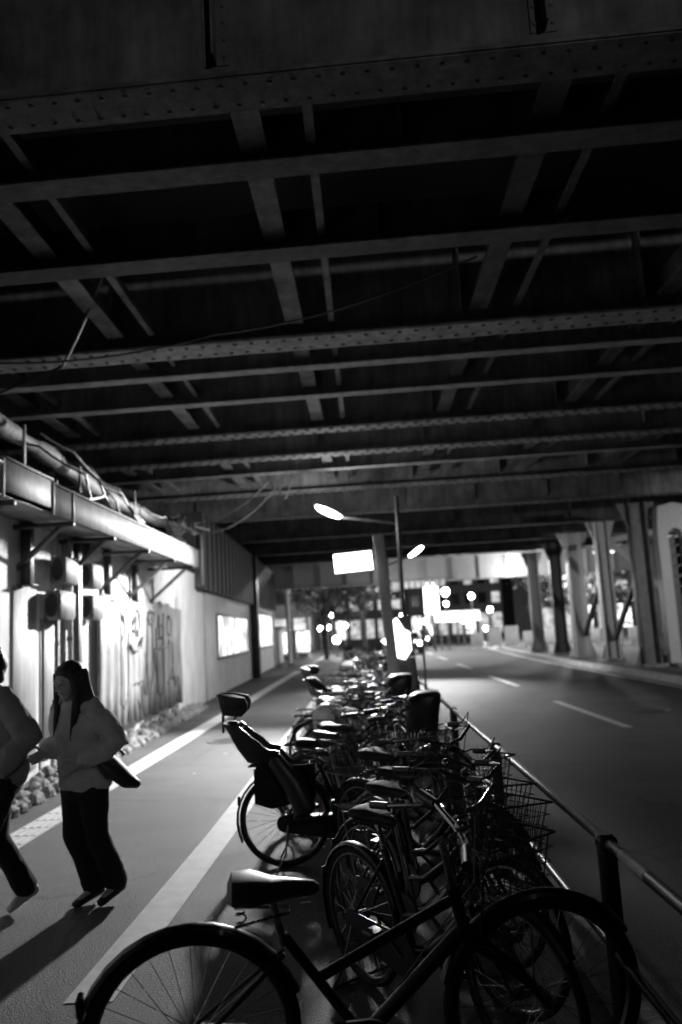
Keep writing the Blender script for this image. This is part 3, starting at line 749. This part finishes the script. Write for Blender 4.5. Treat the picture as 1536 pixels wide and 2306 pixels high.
    # headlamp
    MB().tube([hd0+Vector((.05, .06, -.02)), hd0+Vector((.12, .06, -.02))], [.02, .032], 12).build('headlamp', M['chrome'], e)
    # crank, chain case, pedals
    MB().ring_y((bb.x, -.05, bb.z), .085, .006, 24, 6, .004).build('chainring', M['alu'], e)
    MB().loft([[(bb.x+.1*math.cos(t), yy, bb.z+.1*math.sin(t)) if math.cos(t) > -.1 else (rh[0]+.06*math.cos(t)+.0, yy, rh[2]-.02+.06*math.sin(t)) for t in [2*math.pi*i/22 for i in range(22)]] for yy in (-.062, -.07)]).build('chain_case', M['plastic'], e)
    for s in (-1, 1):
        ang = R(-35 if s > 0 else 145); t = Vector((.16*math.cos(ang), 0, .16*math.sin(ang)))
        cr = MB().beam(bb+Vector((0, s*.075, 0)), bb+t+Vector((0, s*.085, 0)), .012, .02).build('crank', M['alu'], e)
        p = bb+t+Vector((0, s*.13, 0))
        MB().bbox(p.x-.045, p.x+.045, p.y-.04, p.y+.04, p.z-.012, p.z+.012, .006).build('pedal', M['plastic'], cr)
    # stand
    MB().tube([(rh[0]+.02, -.08, .30), (rh[0]+.0, -.14, .12), (rh[0]-.06, -.17, .012)], .008, 6).tube([(rh[0]+.02, .08, .30), (rh[0]+.0, .14, .12), (rh[0]-.06, .17, .012)], .008, 6).tube([(rh[0]-.06, -.17, .012), (rh[0]-.06, .17, .012)], .008, 6).build('kickstand', M['alu'], e)
    if rack:
        mb = MB()
        for y in (-.06, -.02, .02, .06): mb.tube([(-.34, y, .715), (-.78, y, .715)], .0045, 6)
        mb.tube([(-.78, -.06, .715), (-.78, .06, .715)], .005, 6); mb.tube([(-.34, -.06, .715), (-.34, .06, .715)], .005, 6); mb.tube([(-.55, -.06, .715), (-.55, .06, .715)], .005, 6)
        for s in (-1, 1): mb.tube([(-.7, s*.06, .71), (rh[0], s*.07, rh[2])], .0055, 6)
        mb.build('rear_rack', M['alu'] if frame != 'black' else M['steeldark'], e)
    MB().bbox(-.872, -.852, -.025, .025, .44, .50, .005).build('rear_reflector', M['glass'], e)
    if basket:
        b = wire_basket(e, .37, .70, .69, .91, .36, M['steeldark'] if frame != 'silver' else M['chrome'])
        MB().tube([(.60, -.1, .69), (fh[0], -.065, .34)], .005, 6).tube([(.60, .1, .70), (fh[0], .065, .34)], .005, 6).build('basket_stay', M['alu'], b)
        if cover:
            mb = MB(); rr = random.Random(3); rings = []
            for z, k in ((.72, .7), (.77, .92), (.85, .97), (.93, .97), (1.0, .8), (1.04, .4)):
                rings.append([(.55+.165*k*math.copysign(abs(math.cos(t))**.6, math.cos(t))*rr.uniform(.93, 1.05), .17*k*math.copysign(abs(math.sin(t))**.6, math.sin(t))*rr.uniform(.93, 1.05), z+rr.uniform(-.012, .012)) for t in [2*math.pi*i/18 for i in range(18)]])
            mb.loft(rings).build('basket_cover', M['whiteplastic'], e)
    if rbag:
        wire_basket(e, -.76, -.40, .73, .95, .34, M['alu'])
    if front:
        rings = []
        for z, k, dx in ((.74, .75, 0), (.80, 1, 0), (.92, 1.02, .01), (1.02, 1.08, .02), (1.10, .95, .05), (1.13, .7, .07)):
            rings.append([(.46+dx+.15*k*math.copysign(abs(math.cos(t))**.6, math.cos(t)), .17*k*math.copysign(abs(math.sin(t))**.6, math.sin(t)), z) for t in [2*math.pi*j/18 for j in range(18)]])
        fs = MB().loft(rings).build('front_child_seat', M['plastic'], e)
        MB().tube([(.33, -.14, 1.0), (.25, 0, 1.03), (.33, .14, 1.0)], .014, 8).build('grab_bar', M['plastic'], fs)
    if child:
        # moulded child seat over the rear rack: seat shell, high back, head guard, footwells
        def shell(sections, name, m):
            rings = []
            for (x, z, wd, dp, tilt) in sections:
                t = R(tilt); ux = Vector((math.cos(t), 0, math.sin(t))); c0 = Vector((x, 0, z)); ring = []
                prof = [(-1, 1), (-1.0, .2), (-.85, -.1), (-.4, -.22), (0, -.25), (.4, -.22), (.85, -.1), (1.0, .2), (1, 1), (.88, 1), (.86, .25), (.7, .05), (.35, -.08), (0, -.1), (-.35, -.08), (-.7, .05), (-.86, .25), (-.88, 1)]
                for py, px in prof: ring.append(c0 + Vector((0, py*wd, 0)) + ux*(px*dp))
                rings.append(ring)
            return MB().loft(rings).build(name, m, e)
        b = shell([(-.56, .75, .15, .08, 80), (-.66, .74, .17, .11, 70), (-.76, .77, .18, .14, 45), (-.82, .85, .175, .15, 15), (-.88, .95, .17, .14, -5), (-.93, 1.03, .155, .10, -8)], 'child_seat_shell', M['plastic'])
        h = shell([(-.93, 1.09, .12, .12, -6), (-.94, 1.13, .15, .17, -6), (-.95, 1.19, .16, .19, -6), (-.96, 1.23, .15, .18, -6), (-.96, 1.245, .1, .1, -6)], 'head_guard', M['plastic'])
        MB().bbox(-.965, -.95, -.03, .03, .96, 1.14, .004).build('head_guard_bar', M['plastic'], e)
        for s in (-1, 1):
            MB().limb([(-.58, s*.13, .76), (-.46, s*.17, .6), (-.38, s*.18, .42)], [(.05, .06), (.045, .07), (.05, .08)], n=12).build('leg_guard', M['plastic'], e)
            MB().bbox(-.46, -.28, s*.18-.05, s*.18+.05, .36, .385, .01).build('foot_rest', M['plastic'], e)
        mb = MB()
        for k in range(5): mb.bbox(-.79-.02*k, -.775-.02*k, -.12, .12, .88+.045*k, .895+.045*k, .003)
        mb.tube([(-.80, -.07, 1.0), (-.7, -.05, .80)], .012, 6).tube([(-.80, .07, 1.0), (-.7, .05, .80)], .012, 6)
        mb.build('padding', M['vinyl'], e)
        # draped black skirt guard over the wheel
        mb = MB()
        for s in (-1, 1):
            mb.add([(-.30, s*.085, .72), (-.74, s*.085, .70), (-.74, s*.09, .46), (-.62, s*.09, .42), (-.45, s*.09, .45), (-.30, s*.085, .50)] + [(-.30, s*.075, .72), (-.74, s*.075, .70), (-.74, s*.08, .46), (-.62, s*.08, .42), (-.45, s*.08, .45), (-.30, s*.075, .50)],
                   [(0, 1, 2, 3, 4, 5), (11, 10, 9, 8, 7, 6)] + [(i, (i+1) % 6, (i+1) % 6+6, i+6) for i in range(6)])
        mb.build('skirt_guard', M['cloth'], e)
    return e
def place(e, x, y, rz, lean, lab, grp='bicycles parked in a row along the fence'):
    e.location = (x, y, 0); e.rotation_euler = (R(lean), 0, R(rz)); tag(e, lab, 'bicycle', grp); return e
B = {}
B['straight'] = make_bike('black', False, False, saddle='worn', bars='flat', straight=True)
B['straight'].scale = (1.07,)*3
place(B['straight'], -.10, 2.98, 9, 9, 'black bicycle nearest the camera, filling the bottom of the picture with both wheels')
B['basket'] = make_bike('black', True, False)
B['basket'].scale = (.94,)*3
place(B['basket'], .19, 3.64, -56, 3, 'black bicycle with a big wire front basket against the fence, right behind the nearest bicycle')
B['grey'] = make_bike('grey', True, True)
B['grey'].scale = (.95,)*3
place(B['grey'], .20, 4.12, -54, -4, 'dark grey bicycle with a wire basket, second behind the nearest one')
B['silver'] = make_bike('silver', True, True, saddle='worn')
c3 = copy_tree(B['basket']); place(c3, .24, 4.62, -56, -5, 'black bicycle squeezed in third behind the nearest one')
B['rear'] = make_bike('black', True, True, rbag=True)
place(B['rear'], .26, 5.1, -52, 4, 'black bicycle with a basket at each end, parked just before the tall child seat one')
B['child'] = make_bike('black', True, True, child=True)
place(B['child'], -.14, 6.05, 3, 0, 'bicycle with a tall black child seat over its rear wheel')
B['cover'] = make_bike('grey', True, True, cover=True, saddle='worn')
B['front'] = make_bike('black', False, True, front=True)
row = [('silver', 0), ('front', 0), ('grey', 0), ('cover', 1), ('rear', 0), ('basket', 0), ('front', 0), ('silver', 1), ('cover', 0), ('grey', 0), ('straight', 1), ('basket', 0), ('child', 0), ('rear', 0), ('grey', 1), ('silver', 0), ('front', 0), ('basket', 1), ('cover', 0)]
names = {0: 'silver bicycle first beyond the child seat bicycle', 1: 'black bicycle with a bulky dark seat at its handlebar, second beyond the tall child seat', 2: 'dark grey bicycle third beyond the tall child seat bicycle',
         3: 'grey bicycle with a glaring white cover over its basket, turned toward the path', 4: 'black bicycle just behind the glaring white basket cover', 6: 'black bicycle with a front child seat standing closest to the sign post',
         8: 'grey bicycle with a white basket cover beside the foot of the sign post', 12: 'bicycle with a tall child seat beyond the sign post'}
y = 6.62; i = 0; used = {'child', 'basket', 'grey', 'rear', 'straight'}
while y < 31:
    k, flip = row[i % len(row)]
    if k not in used: o = B[k]; used.add(k)
    else: o = copy_tree(B[k])
    lab = names.get(i) or ('bicycle in the dense tangle between the child seat bicycle and the sign post' if y < 11 else 'small far bicycle in the row beyond the sign post')
    place(o, (.04 if flip else -.13)+rnd.uniform(-.14, .12), y, rnd.uniform(-40, 8)+(180 if flip else 0), rnd.uniform(-12, 10), lab)
    q = rnd.uniform(.88, 1.0); o.scale = (q, q, q)
    y += rnd.uniform(.40, .56) * (1 if y < 12 else 1.3); i += 1

# ---------------------------------------------------------------- people
def remesh(o, vox, sm=3, f=.5):
    m = o.modifiers.new('remesh', 'REMESH'); m.mode = 'VOXEL'; m.voxel_size = vox; m.use_smooth_shade = True
    s = o.modifiers.new('smooth', 'SMOOTH'); s.iterations = sm; s.factor = f; return o
def hand(mb, w, dirv, out, curl=.5):
    # palm plus four bent fingers and a thumb leaving the side of the palm
    w = Vector(w); d = Vector(dirv).normalized(); o_ = Vector(out); o_ = (o_-d*o_.dot(d)).normalized(); nrm = d.cross(o_)
    mb.limb([w, w+d*.045, w+d*.08], [(.024, .014), (.037, .014), (.036, .012)], side=o_, n=12)
    for i, (off, ln) in enumerate(((.028, .068), (.010, .078), (-.009, .072), (-.027, .056))):
        p0 = w+d*.075+o_*off; a = d
        p1 = p0+a*ln*.42; a1 = (d*math.cos(curl)+nrm*math.sin(curl)); p2 = p1+a1*ln*.33; a2 = (d*math.cos(curl*2)+nrm*math.sin(curl*2)); p3 = p2+a2*ln*.25
        mb.limb([p0, p1, p2, p3], [.0088, .0085, .008, .007], n=8)
    t0 = w+d*.025+o_*.028
    mb.limb([t0, t0+o_*.028+d*.022+nrm*.01, t0+o_*.036+d*.055+nrm*.02], [.012, .0105, .0085], n=8)
def person(loc, rz, H, P, lab, cloth_top, shoe, bag=False, hair_long=True):
    """P: joint dict in local metres, +x is forward, +y is the left side"""
    e = empty('person', loc, rz, lab, 'person')
    V = {k: Vector(v) for k, v in P.items()}
    b = MB()
    pel, ch, nk, hd = V['pelvis'], V['chest'], V['neck'], V['head']
    b.limb([pel+Vector((0, 0, -.05)), pel+Vector((0, 0, .05)), (pel+ch)/2, ch, nk-Vector((0, 0, .05))], [(.145, .10), (.15, .105), (.118, .088), (.145, .10), (.10, .07)], n=18)
    b.limb([nk-Vector((0, 0, .05)), nk+Vector((0, 0, .05)), hd-Vector((0, 0, .04))], [.05, .045, .048])
    f = V['face'].normalized(); sd = f.cross(Vector((0, 0, 1))).normalized(); up = sd.cross(f) * -1 if sd.cross(f).z < 0 else sd.cross(f)
    # head: cranium, jaw, nose, brows, lips, ears
    def at(a, s_, u): return hd + f*a + sd*s_ + up*u
    b.limb([at(-.02, 0, .03), at(.0, 0, .045)], [(.072, .092), (.072, .09)], side=sd, n=18)
    b.limb([at(.015, 0, .02), at(.035, 0, -.05), at(.05, 0, -.085)], [(.066, .075), (.052, .055), (.026, .028)], side=sd, n=16)
    b.limb([at(.088, 0, .02), at(.105, 0, -.012), at(.112, 0, -.022)], [(.007, .008), (.010, .010), (.013, .010)], side=sd, n=8)
    b.limb([at(.092, -.02, -.05), at(.097, 0, -.049), at(.092, .02, -.05)], [.006, .008, .006], n=8)
    b.limb([at(.084, -.045, .03), at(.093, -.02, .034), at(.093, .02, .034), at(.084, .045, .03)], [.006, .008, .008, .006], n=8)
    for s in (-1, 1):
        b.ball(at(.083, s*.03, .012), .013, 8, 6)
        b.limb([at(-.0, s*.074, .02), at(-.005, s*.078, -.02)], [(.008, .018), (.007, .012)], side=sd, n=8)
        S = 'L' if s > 0 else 'R'
        sh, el, wr = V['sh'+S], V['el'+S], V['wr'+S]
        b.limb([sh, (sh+el)/2, el, el+(wr-el)*.35, wr], [.048, .043, .036, .037, .024])
        b.limb([nk-Vector((0, 0, .05)), sh], [.05, .048])
        hand(b, wr, wr-el, V.get('ho'+S, Vector((.3, 0, 1))))
        hp, kn, an, to = V['hp'+S], V['kn'+S], V['an'+S], V['to'+S]
        b.limb([hp, hp+(kn-hp)*.4, kn, kn+(an-kn)*.3, an], [.085, .076, .052, .052, .034])
        b.limb([an, an+(to-an)*.5, to], [(.034, .034), (.036, .026), (.03, .018)])
    body = remesh(b.build('body', M['skin'], e), .0065, 2)
    # eyes and lips as dark small forms
    mb = MB()
    for s in (-1, 1): mb.ball(at(.0925, s*.03, .012), .0075, 8, 6, sz=.7)
    mb.build('eyes', M['hair'], e)
    # top garment
    g = MB()
    g.limb([pel+Vector((-.01, 0, -.03)), pel+Vector((0, 0, .10)), (pel+ch)/2+Vector((0, 0, .03)), ch, nk-Vector((0, 0, .055))], [(.20, .155), (.19, .15), (.175, .14), (.182, .132), (.10, .08)], n=20)
    for s in (-1, 1):
        S = 'L' if s > 0 else 'R'; sh, el, wr = V['sh'+S], V['el'+S], V['wr'+S]
        g.limb([nk-Vector((0, 0, .075)), sh, (sh+el)/2, el, el+(wr-el)*.5, el+(wr-el)*.88], [.062, .074, .082, .085, .075, .055])
    g = remesh(g.build('knit_top', M[cloth_top], e), .011, 4)
    dm = g.modifiers.new('folds', 'DISPLACE'); tx = bpy.data.textures.new('folds', 'CLOUDS'); tx.noise_scale = .16; tx.noise_depth = 3; dm.texture = tx; dm.strength = .045; dm.mid_level = .5
    # trousers
    t = MB()
    t.limb([pel+Vector((0, 0, -.1)), pel+Vector((0, 0, .06))], [(.165, .125), (.15, .115)], n=18)
    for s in (-1, 1):
        S = 'L' if s > 0 else 'R'; hp, kn, an = V['hp'+S], V['kn'+S], V['an'+S]
        t.limb([hp, hp+(kn-hp)*.4, kn, kn+(an-kn)*.5, kn+(an-kn)*.93], [.1, .094, .078, .074, .073])
    t = remesh(t.build('trousers', M['cloth'], e), .011, 3)
    dm = t.modifiers.new('folds', 'DISPLACE'); dm.texture = tx; dm.strength = .025; dm.mid_level = .5
    for s in (-1, 1):
        S = 'L' if s > 0 else 'R'; an, to = V['an'+S], V['to'+S]; dn = V.get('so'+S, Vector((0, 0, -1)))
        q = MB().limb([an+dn*.025-(to-an)*.25, an+(to-an)*.45+dn*.012, to+(to-an)*.12+dn*.008], [(.036, .042), (.043, .034), (.036, .024)], n=12)
        q = remesh(q.build('shoe', M[shoe], e), .009, 2)
    # hair: cap and locks falling over the shoulders
    h = MB()
    h.limb([at(-.04, 0, .0), at(-.022, 0, .055)], [(.088, .095), (.086, .098)], side=sd, n=18)
    h.limb([at(-.01, 0, .09), at(.045, 0, .085)], [(.07, .05), (.06, .025)], side=sd, n=14)
    r3 = random.Random(5)
    if hair_long:
        h.limb([at(-.07, 0, .02), at(-.085, 0, -.1), at(-.09, 0, -.22)], [(.085, .05), (.095, .045), (.08, .03)], side=sd, n=14)
        for s in (-1, 1):
            for k in range(7):
                a0 = at(.03-.015*k, s*(.074+.004*k), .06); a1 = at(.035-.014*k, s*(.09+.004*k), -.05)
                a2 = at(.075-.02*k+r3.uniform(-.01, .01), s*(.085+.01*k), -.18); a3 = at(.12-.022*k+r3.uniform(-.02, .02), s*(.07+.012*k), -.30-r3.uniform(0, .05))
                h.limb([a0, a1, a2, a3], [.019, .021, .018, .006], n=8)
        for k in range(4): h.limb([at(-.03, -.09, -.07), at(-.05, -.13-.01*k, -.09-.01*k), at(-.05, -.155, -.085-.012*k)], [.008, .005, .003], n=6)
    else:
        h.limb([at(-.06, 0, .02), at(-.07, 0, -.09)], [(.08, .045), (.07, .03)], side=sd, n=14)
    remesh(h.build('hair', M['hair'], e), .007, 1)
    if bag:
        c = V['bag']
        bg = remesh(MB().limb([c+Vector((.06, -.05, .10)), c+Vector((.0, 0, .02)), c+Vector((-.08, .05, -.07)), c+Vector((-.13, .08, -.10))], [(.08, .03), (.095, .045), (.085, .04), (.05, .03)], side=(1, 0, .3), n=16).build('shoulder_bag', M['bag'], e), .012, 3)
        MB().tube([c+Vector((-.1, 0, .08)), V['shR']+Vector((-.05, -.01, .06)), V['shR']+Vector((.0, 0, .072)), V['shR']+Vector((.06, .0, .05)), c+Vector((.1, 0, .08))], .008, 6).build('bag_strap', M['bag'], bg)
    return e
# the woman with long hair: weight on one leg, other foot kicked up behind
W1 = dict(pelvis=(.0, 0, .84), chest=(.05, 0, 1.14), neck=(.075, 0, 1.30), head=(.115, 0, 1.415), face=(1, .1, -.22),
          shL=(.06, .165, 1.25), shR=(.06, -.165, 1.25), elL=(-.05, .27, 1.03), wrL=(.15, .16, .93), elR=(.0, -.24, 1.02), wrR=(.22, -.12, .98),
          hpL=(.0, .085, .80), hpR=(.0, -.085, .80), knL=(-.03, .085, .44), anL=(-.2, .07, .10), toL=(-.08, .075, .04),
          knR=(.02, -.07, .44), anR=(-.12, -.05, .085), toR=(.01, -.055, .035), soL=(0, 0, -1), bag=(-.12, -.22, .93))
W1['bag'] = (-.05, .215, .85)
person((-1.89, 5.32, 0), 236, 1.56, W1, 'woman with long dark hair and a pale top carrying a dark shoulder bag', 'knit', 'shoedark', bag=True)
W2 = dict(pelvis=(.0, 0, .92), chest=(.05, 0, 1.24), neck=(.07, 0, 1.42), head=(.10, 0, 1.545), face=(1, .0, -.1),
          shL=(.05, .18, 1.36), shR=(.05, -.18, 1.36), elL=(-.08, .26, 1.10), wrL=(.10, .24, .93), elR=(.02, -.26, 1.10), wrR=(.2, -.17, .98),
          hpL=(.0, .09, .88), hpR=(.0, -.09, .88), knL=(.14, .09, .50), anL=(.10, .09, .09), toL=(.24, .1, .04),
          knR=(.0, -.09, .48), anR=(-.20, -.09, .12), toR=(-.10, -.09, .045), soR=(-.4, 0, -.9))
person((-2.36, 5.15, 0), 222, 1.68, W2, 'person in a grey knit top and pale shoes cut by the left picture edge', 'knit2', 'shoe', hair_long=False)

# ---------------------------------------------------------------- far street
def leaf_tree(x, y, h, cr, lab, seed, dens=700):
    e = empty('tree', (x, y, 0), 0, lab, 'tree', 'trees beyond the bridge')
    r = random.Random(seed); t = MB().tube([(0, 0, 0), (.05, 0, h*.3), (-.05, .05, h*.55), (0, 0, h*.8)], [.16, .13, .1, .04], 9)
    for k in range(9):
        a = r.uniform(0, 6.28); z = h*r.uniform(.4, .7); t.tube([(0, 0, z), (math.cos(a)*cr*.4, math.sin(a)*cr*.4, z+h*.12), (math.cos(a)*cr*.8, math.sin(a)*cr*.8, z+h*.16)], [.06, .04, .015], 6)
    t.build('trunk', M['bark'], e)
    c = MB(); cl = [(r.uniform(-.8, .8)*cr, r.uniform(-.8, .8)*cr, h*.72+r.uniform(-.3, .3)*h*.8, r.uniform(.3, .6)*cr) for _ in range(18)]
    for _ in range(dens):
        q = cl[r.randrange(18)]; d = Vector((r.gauss(0, 1), r.gauss(0, 1), r.gauss(0, 1))).normalized()*q[3]*r.uniform(.5, 1.05); p = Vector(q[:3])+d
        u = Vector((r.uniform(-1, 1), r.uniform(-1, 1), r.uniform(-1, 1))).normalized(); v = u.cross(Vector((r.uniform(-1, 1), r.uniform(-1, 1), 1))).normalized(); s = r.uniform(.09, .18)
        c.add([p+u*s, p+v*s*.5, p-u*s, p-v*s*.5], [(0, 1, 2, 3)])
    c.build('crown', M['foliage'], e, False)
leaf_tree(-2.6, 50, 6.2, 2.6, 'dark leafy tree nearest the left shops', 1, 2200)
leaf_tree(-.2, 56, 6.8, 2.8, 'dark leafy tree behind the top of the bicycle row', 2, 2200)
leaf_tree(-4.6, 62, 7, 2.8, 'dark leafy tree farthest left beyond the path', 3, 1800)
leaf_tree(12.4, 52, 5.6, 2.6, 'loose tree glimpsed between the steel columns', 4, 1800)
leaf_tree(17.5, 46, 5.6, 2.6, 'loose tree at the right behind the back columns', 5, 1800)
def building(x0, x1, y, d, h, lab, floors, bays, lit=.25, seed=1):
    e = empty('building', ((x0+x1)/2, y, 0), 0, lab, 'building', 'buildings closing the far street')
    hw = (x1-x0)/2; r = random.Random(seed)
    MB().box(-hw, hw, 0, d, 0, h).build('wall', M['facade'], e, False)
    MB().bbox(-hw-.2, hw+.2, -.2, d+.2, h+.001, h+.5, .05).build('parapet', M['facade'], e)
    fw = 2*hw/bays; fh = (h-4.2)/floors
    for j in range(floors):
        for i in range(bays):
            cx = -hw+fw*(i+.5); z = 4.4+fh*j
            wd = MB().bbox(cx-fw*.34, cx+fw*.34, -.08, -.002, z, z+fh*.62, .02).build('window', M['facade'], e)
            lt = r.random() < lit
            MB().box(cx-fw*.3, cx+fw*.3, -.09, -.082, z+.1, z+fh*.62-.1).build('pane', M['dim' if lt else 'glass'], wd, False)
    for i in range(bays):
        cx = -hw+fw*(i+.5); wd = MB().bbox(cx-fw*.4, cx+fw*.4, -.1, -.002, .2, 3.4, .03).build('shop_window', M['facade'], e)
        MB().box(cx-fw*.36, cx+fw*.36, -.11, -.102, .4, 3.1).build('pane', M['shop' if r.random() < .45 else 'dim'], wd, False)
    return e
building(-16, -5.2, 78, 14, 17, 'dark block at the left end of the far street', 5, 5, .2, 3)
building(-4.8, 5.5, 118, 14, 22, 'tall dark block straight ahead at the end of the street', 7, 5, .25, 4)
building(6, 19, 112, 14, 15, 'wide block with glowing shop windows right of the street end', 4, 7, .35, 5)
building(20, 38, 95, 14, 14, 'low block seen through the steel columns', 4, 8, .35, 6)
# large lit signs and small lamps on posts
def sign(x, y, z, wd, ht, lab, m='sign', ph=None):
    e = empty('lit_sign', (x, y, 0), 0, lab, 'sign')
    MB().tube([(0, 0, 0), (0, 0, z)], .07, 8).build('post', M['steeldark'], e)
    b = MB().bbox(-wd/2, wd/2, -.1, .1, z, z+ht, .04).build('sign_box', M['lampbody'], e)
    MB().box(-wd/2+.04, wd/2-.04, -.112, -.101, z+.04, z+ht-.04).build('light_face', M[m], b, False)
    return e
sign(4.75, 58, 2.5, 1.1, 2.3, 'tall blank glowing sign under the far girder', 'sign')
sign(7.4, 66, 1.9, 3.8, .9, 'wide low glowing sign strip beyond the road bend', 'shop')
def streetlamp(x, y, h, lab, s=.17, double=False):
    e = empty('far_street_lamp', (x, y, 0), 0, lab, 'street lamp', 'small glowing lamps of the far street')
    MB().tube([(0, 0, 0), (0, 0, h-.1)], [.06, .04], 8).build('pole', M['steelmid'], e)
    MB().ball((0, 0, h+.02), s, 12, 8, sz=1.1).build('globe', M['dot'], e)
    MB().tube([(0, 0, h+s), (0, 0, h+s+.05)], [.1, .03], 8).build('cap', M['steeldark'], e)
    return e
def px2(px, py, y):   # centre position for a far lamp, worked out once from survey figures
    return px, py
far = [(6.2, 62, 4.2, 'globe lamp on a pale post right of the tall glowing sign', .28), (7.9, 60, 3.7, 'globe lamp alone in the dark gap under the girder', .2), (8.9, 58, 2.6, 'globe lamp above the white barriers', .18),
       (4.0, 55, 2.0, 'lowest lamp of the slanting trio left of the tall sign', .17), (4.5, 54, 2.65, 'middle lamp of the slanting trio left of the tall sign', .17), (5.5, 55, 3.1, 'top lamp of the slanting trio', .15),
       (2.3, 50, 2.4, 'globe lamp just right of the thin dark lamp pole', .18), (1.2, 47, 2.7, 'globe lamp between the sign post and the dark pole', .17), (5.1, 56, 2.2, 'globe lamp below the tall sign', .14),
       (8.2, 56, 1.3, 'low globe lamp at the road bend', .15), (7.4, 62, 2.0, 'globe lamp over the wide low sign', .2), (14.9, 50, 3.6, 'globe lamp seen between two steel columns', .2),
       (-2.5, 58, 2.8, 'upper globe lamp under the left trees', .15), (-3.3, 57, 1.9, 'left one of two low globe lamps under the trees', .15), (-2.75, 57, 1.95, 'right one of two low globe lamps under the trees', .15),
       (-1.5, 56, 2.0, 'globe lamp under the trees nearest the bicycles', .15), (-2.0, 52, 1.1, 'bright low lamp where the path bends', .22)]
for x, y, h, lab, s in far: streetlamp(x, y, h, lab, s)
# vending machines
for x, y, lab in ((-5.3, 49, 'left glowing vending machine at the end of the path'), (-4.3, 52, 'right glowing vending machine at the end of the path')):
    e = empty('vending_machine', (x, y, 0), 25, lab, 'vending machine', 'vending machines')
    b = MB().bbox(-.5, .5, -.35, .35, .05, 1.85, .03).build('cabinet', M['barrier'], e)
    MB().box(-.42, .42, -.362, -.352, .5, 1.75).build('front_panel', M['vend'], b, False)
    MB().bbox(-.3, .3, -.38, -.351, .15, .35, .02).build('hatch', M['plastic'], e)
o = MB().tube([(0, 0, 0), (0, 0, 4.0)], .12, 12).tube([(0, 0, 4.0), (0, 0, 4.25)], [.2, .2], 12).build('pale_pole', M['barrier']); o.location = (-4.5, 46, 0); tag(o, 'tall pale pole beside the glowing vending machines', 'pole')
e = empty('low_building', (-6.6, 46.5, 0), 0, 'pale low block where the left wall ends', 'building')
MB().bbox(-1.6, 1.5, 0, 4, 0, 2.0, .03).build('wall', M['plaster'], e)
MB().bbox(-1.8, 1.7, -.2, 4.2, 2.001, 2.12, .02).build('roof', M['fascia'], e)
MB().bbox(.2, .9, -.04, -.002, .1, 1.75, .02).build('door', M['fascia'], e)
# white plastic barriers
for k in range(9):
    x = 6.6+.95*k if k < 4 else 6.9+.95*k; y = 46.6 - .5*k
    x = [7.0, 7.9, 8.7, 9.5, 10.4, 11.2, 12.2, 13.2, 14.2][k]; y = [52, 50.5, 49, 47.5, 46, 45, 44, 43.5, 43][k]
    e = empty('plastic_barrier', (x, y, .13), -25, ['first', 'second', 'third', 'fourth', 'fifth', 'sixth', 'seventh', 'eighth', 'ninth'][k]+' white barrier from the road bend toward the right', 'barrier', 'white barriers beyond the columns')
    ht = 1.3 if k in (1, 2) else .95
    mb = MB().bbox(-.42, .42, -.03, .03, .1, ht, .02)
    for j in range(4): mb.bbox(-.36+.2*j, -.26+.2*j, -.055, -.031, .2, ht-.1, .01)
    mb.build('panel', M['barrier'], e)
    MB().bbox(-.35, -.25, -.25, .25, 0, .099, .02).bbox(.25, .35, -.25, .25, 0, .099, .02).build('foot_pair', M['barrier'], e)
# cars
def car(x, y, rz, lab):
    e = empty('parked_car' if rz else 'car', (x, y, -.02), rz, lab, 'car', 'cars in the far street')
    prof = [(-2.1, .35), (-2.15, .75), (-1.5, .95), (-.9, 1.42), (.7, 1.45), (1.5, .98), (2.1, .88), (2.15, .35)]
    MB().loft([[(sx*s*(.82 if (z > 1.2) else .95 if z > .9 else 1)+0, yy, z) for yy, z in prof] for sx, s in ((-1, .85), (1, .85))]).build('body', M['grey'], e)
    MB().add([(-.62, -1.52, .98), (.62, -1.52, .98), (.56, -.95, 1.38), (-.56, -.95, 1.38)], [(0, 1, 2, 3)]).build('windscreen', M['glass'], e, False)
    for sx in (-1, 1):
        for yy in (-1.35, 1.35):
            w_ = MB(); w_.loft([[(sx*xx, yy+.31*math.cos(t), .31+.31*math.sin(t)) for t in [2*math.pi*i/16 for i in range(16)]] for xx in (.68, .87)]).build('wheel', M['tyre'], e)
        MB().ball((sx*.6, -2.14, .68), .12, 10, 6, sy=.5).build('headlight', M['dot'], e)
    MB().bbox(-.5, .5, -2.18, -2.12, .4, .52, .02).build('grille', M['plastic'], e)
    return e
car(2.6, 52, 0, 'oncoming car with glaring headlights nearest the sign post')
car(2.9, 62, 4, 'oncoming car behind the first, headlights lit')
car(4.6, 70, -6, 'farthest oncoming car at the street end')
# light from the open street
point((3.0, 62, 9), 10000, .4); point((-3.5, 58, 3.0), 300, .3); point((9, 56, 4.5), 700, .3); point((13, 50, 4), 1500, .3); point((9.5, 42.5, 3.5), 200, .3)
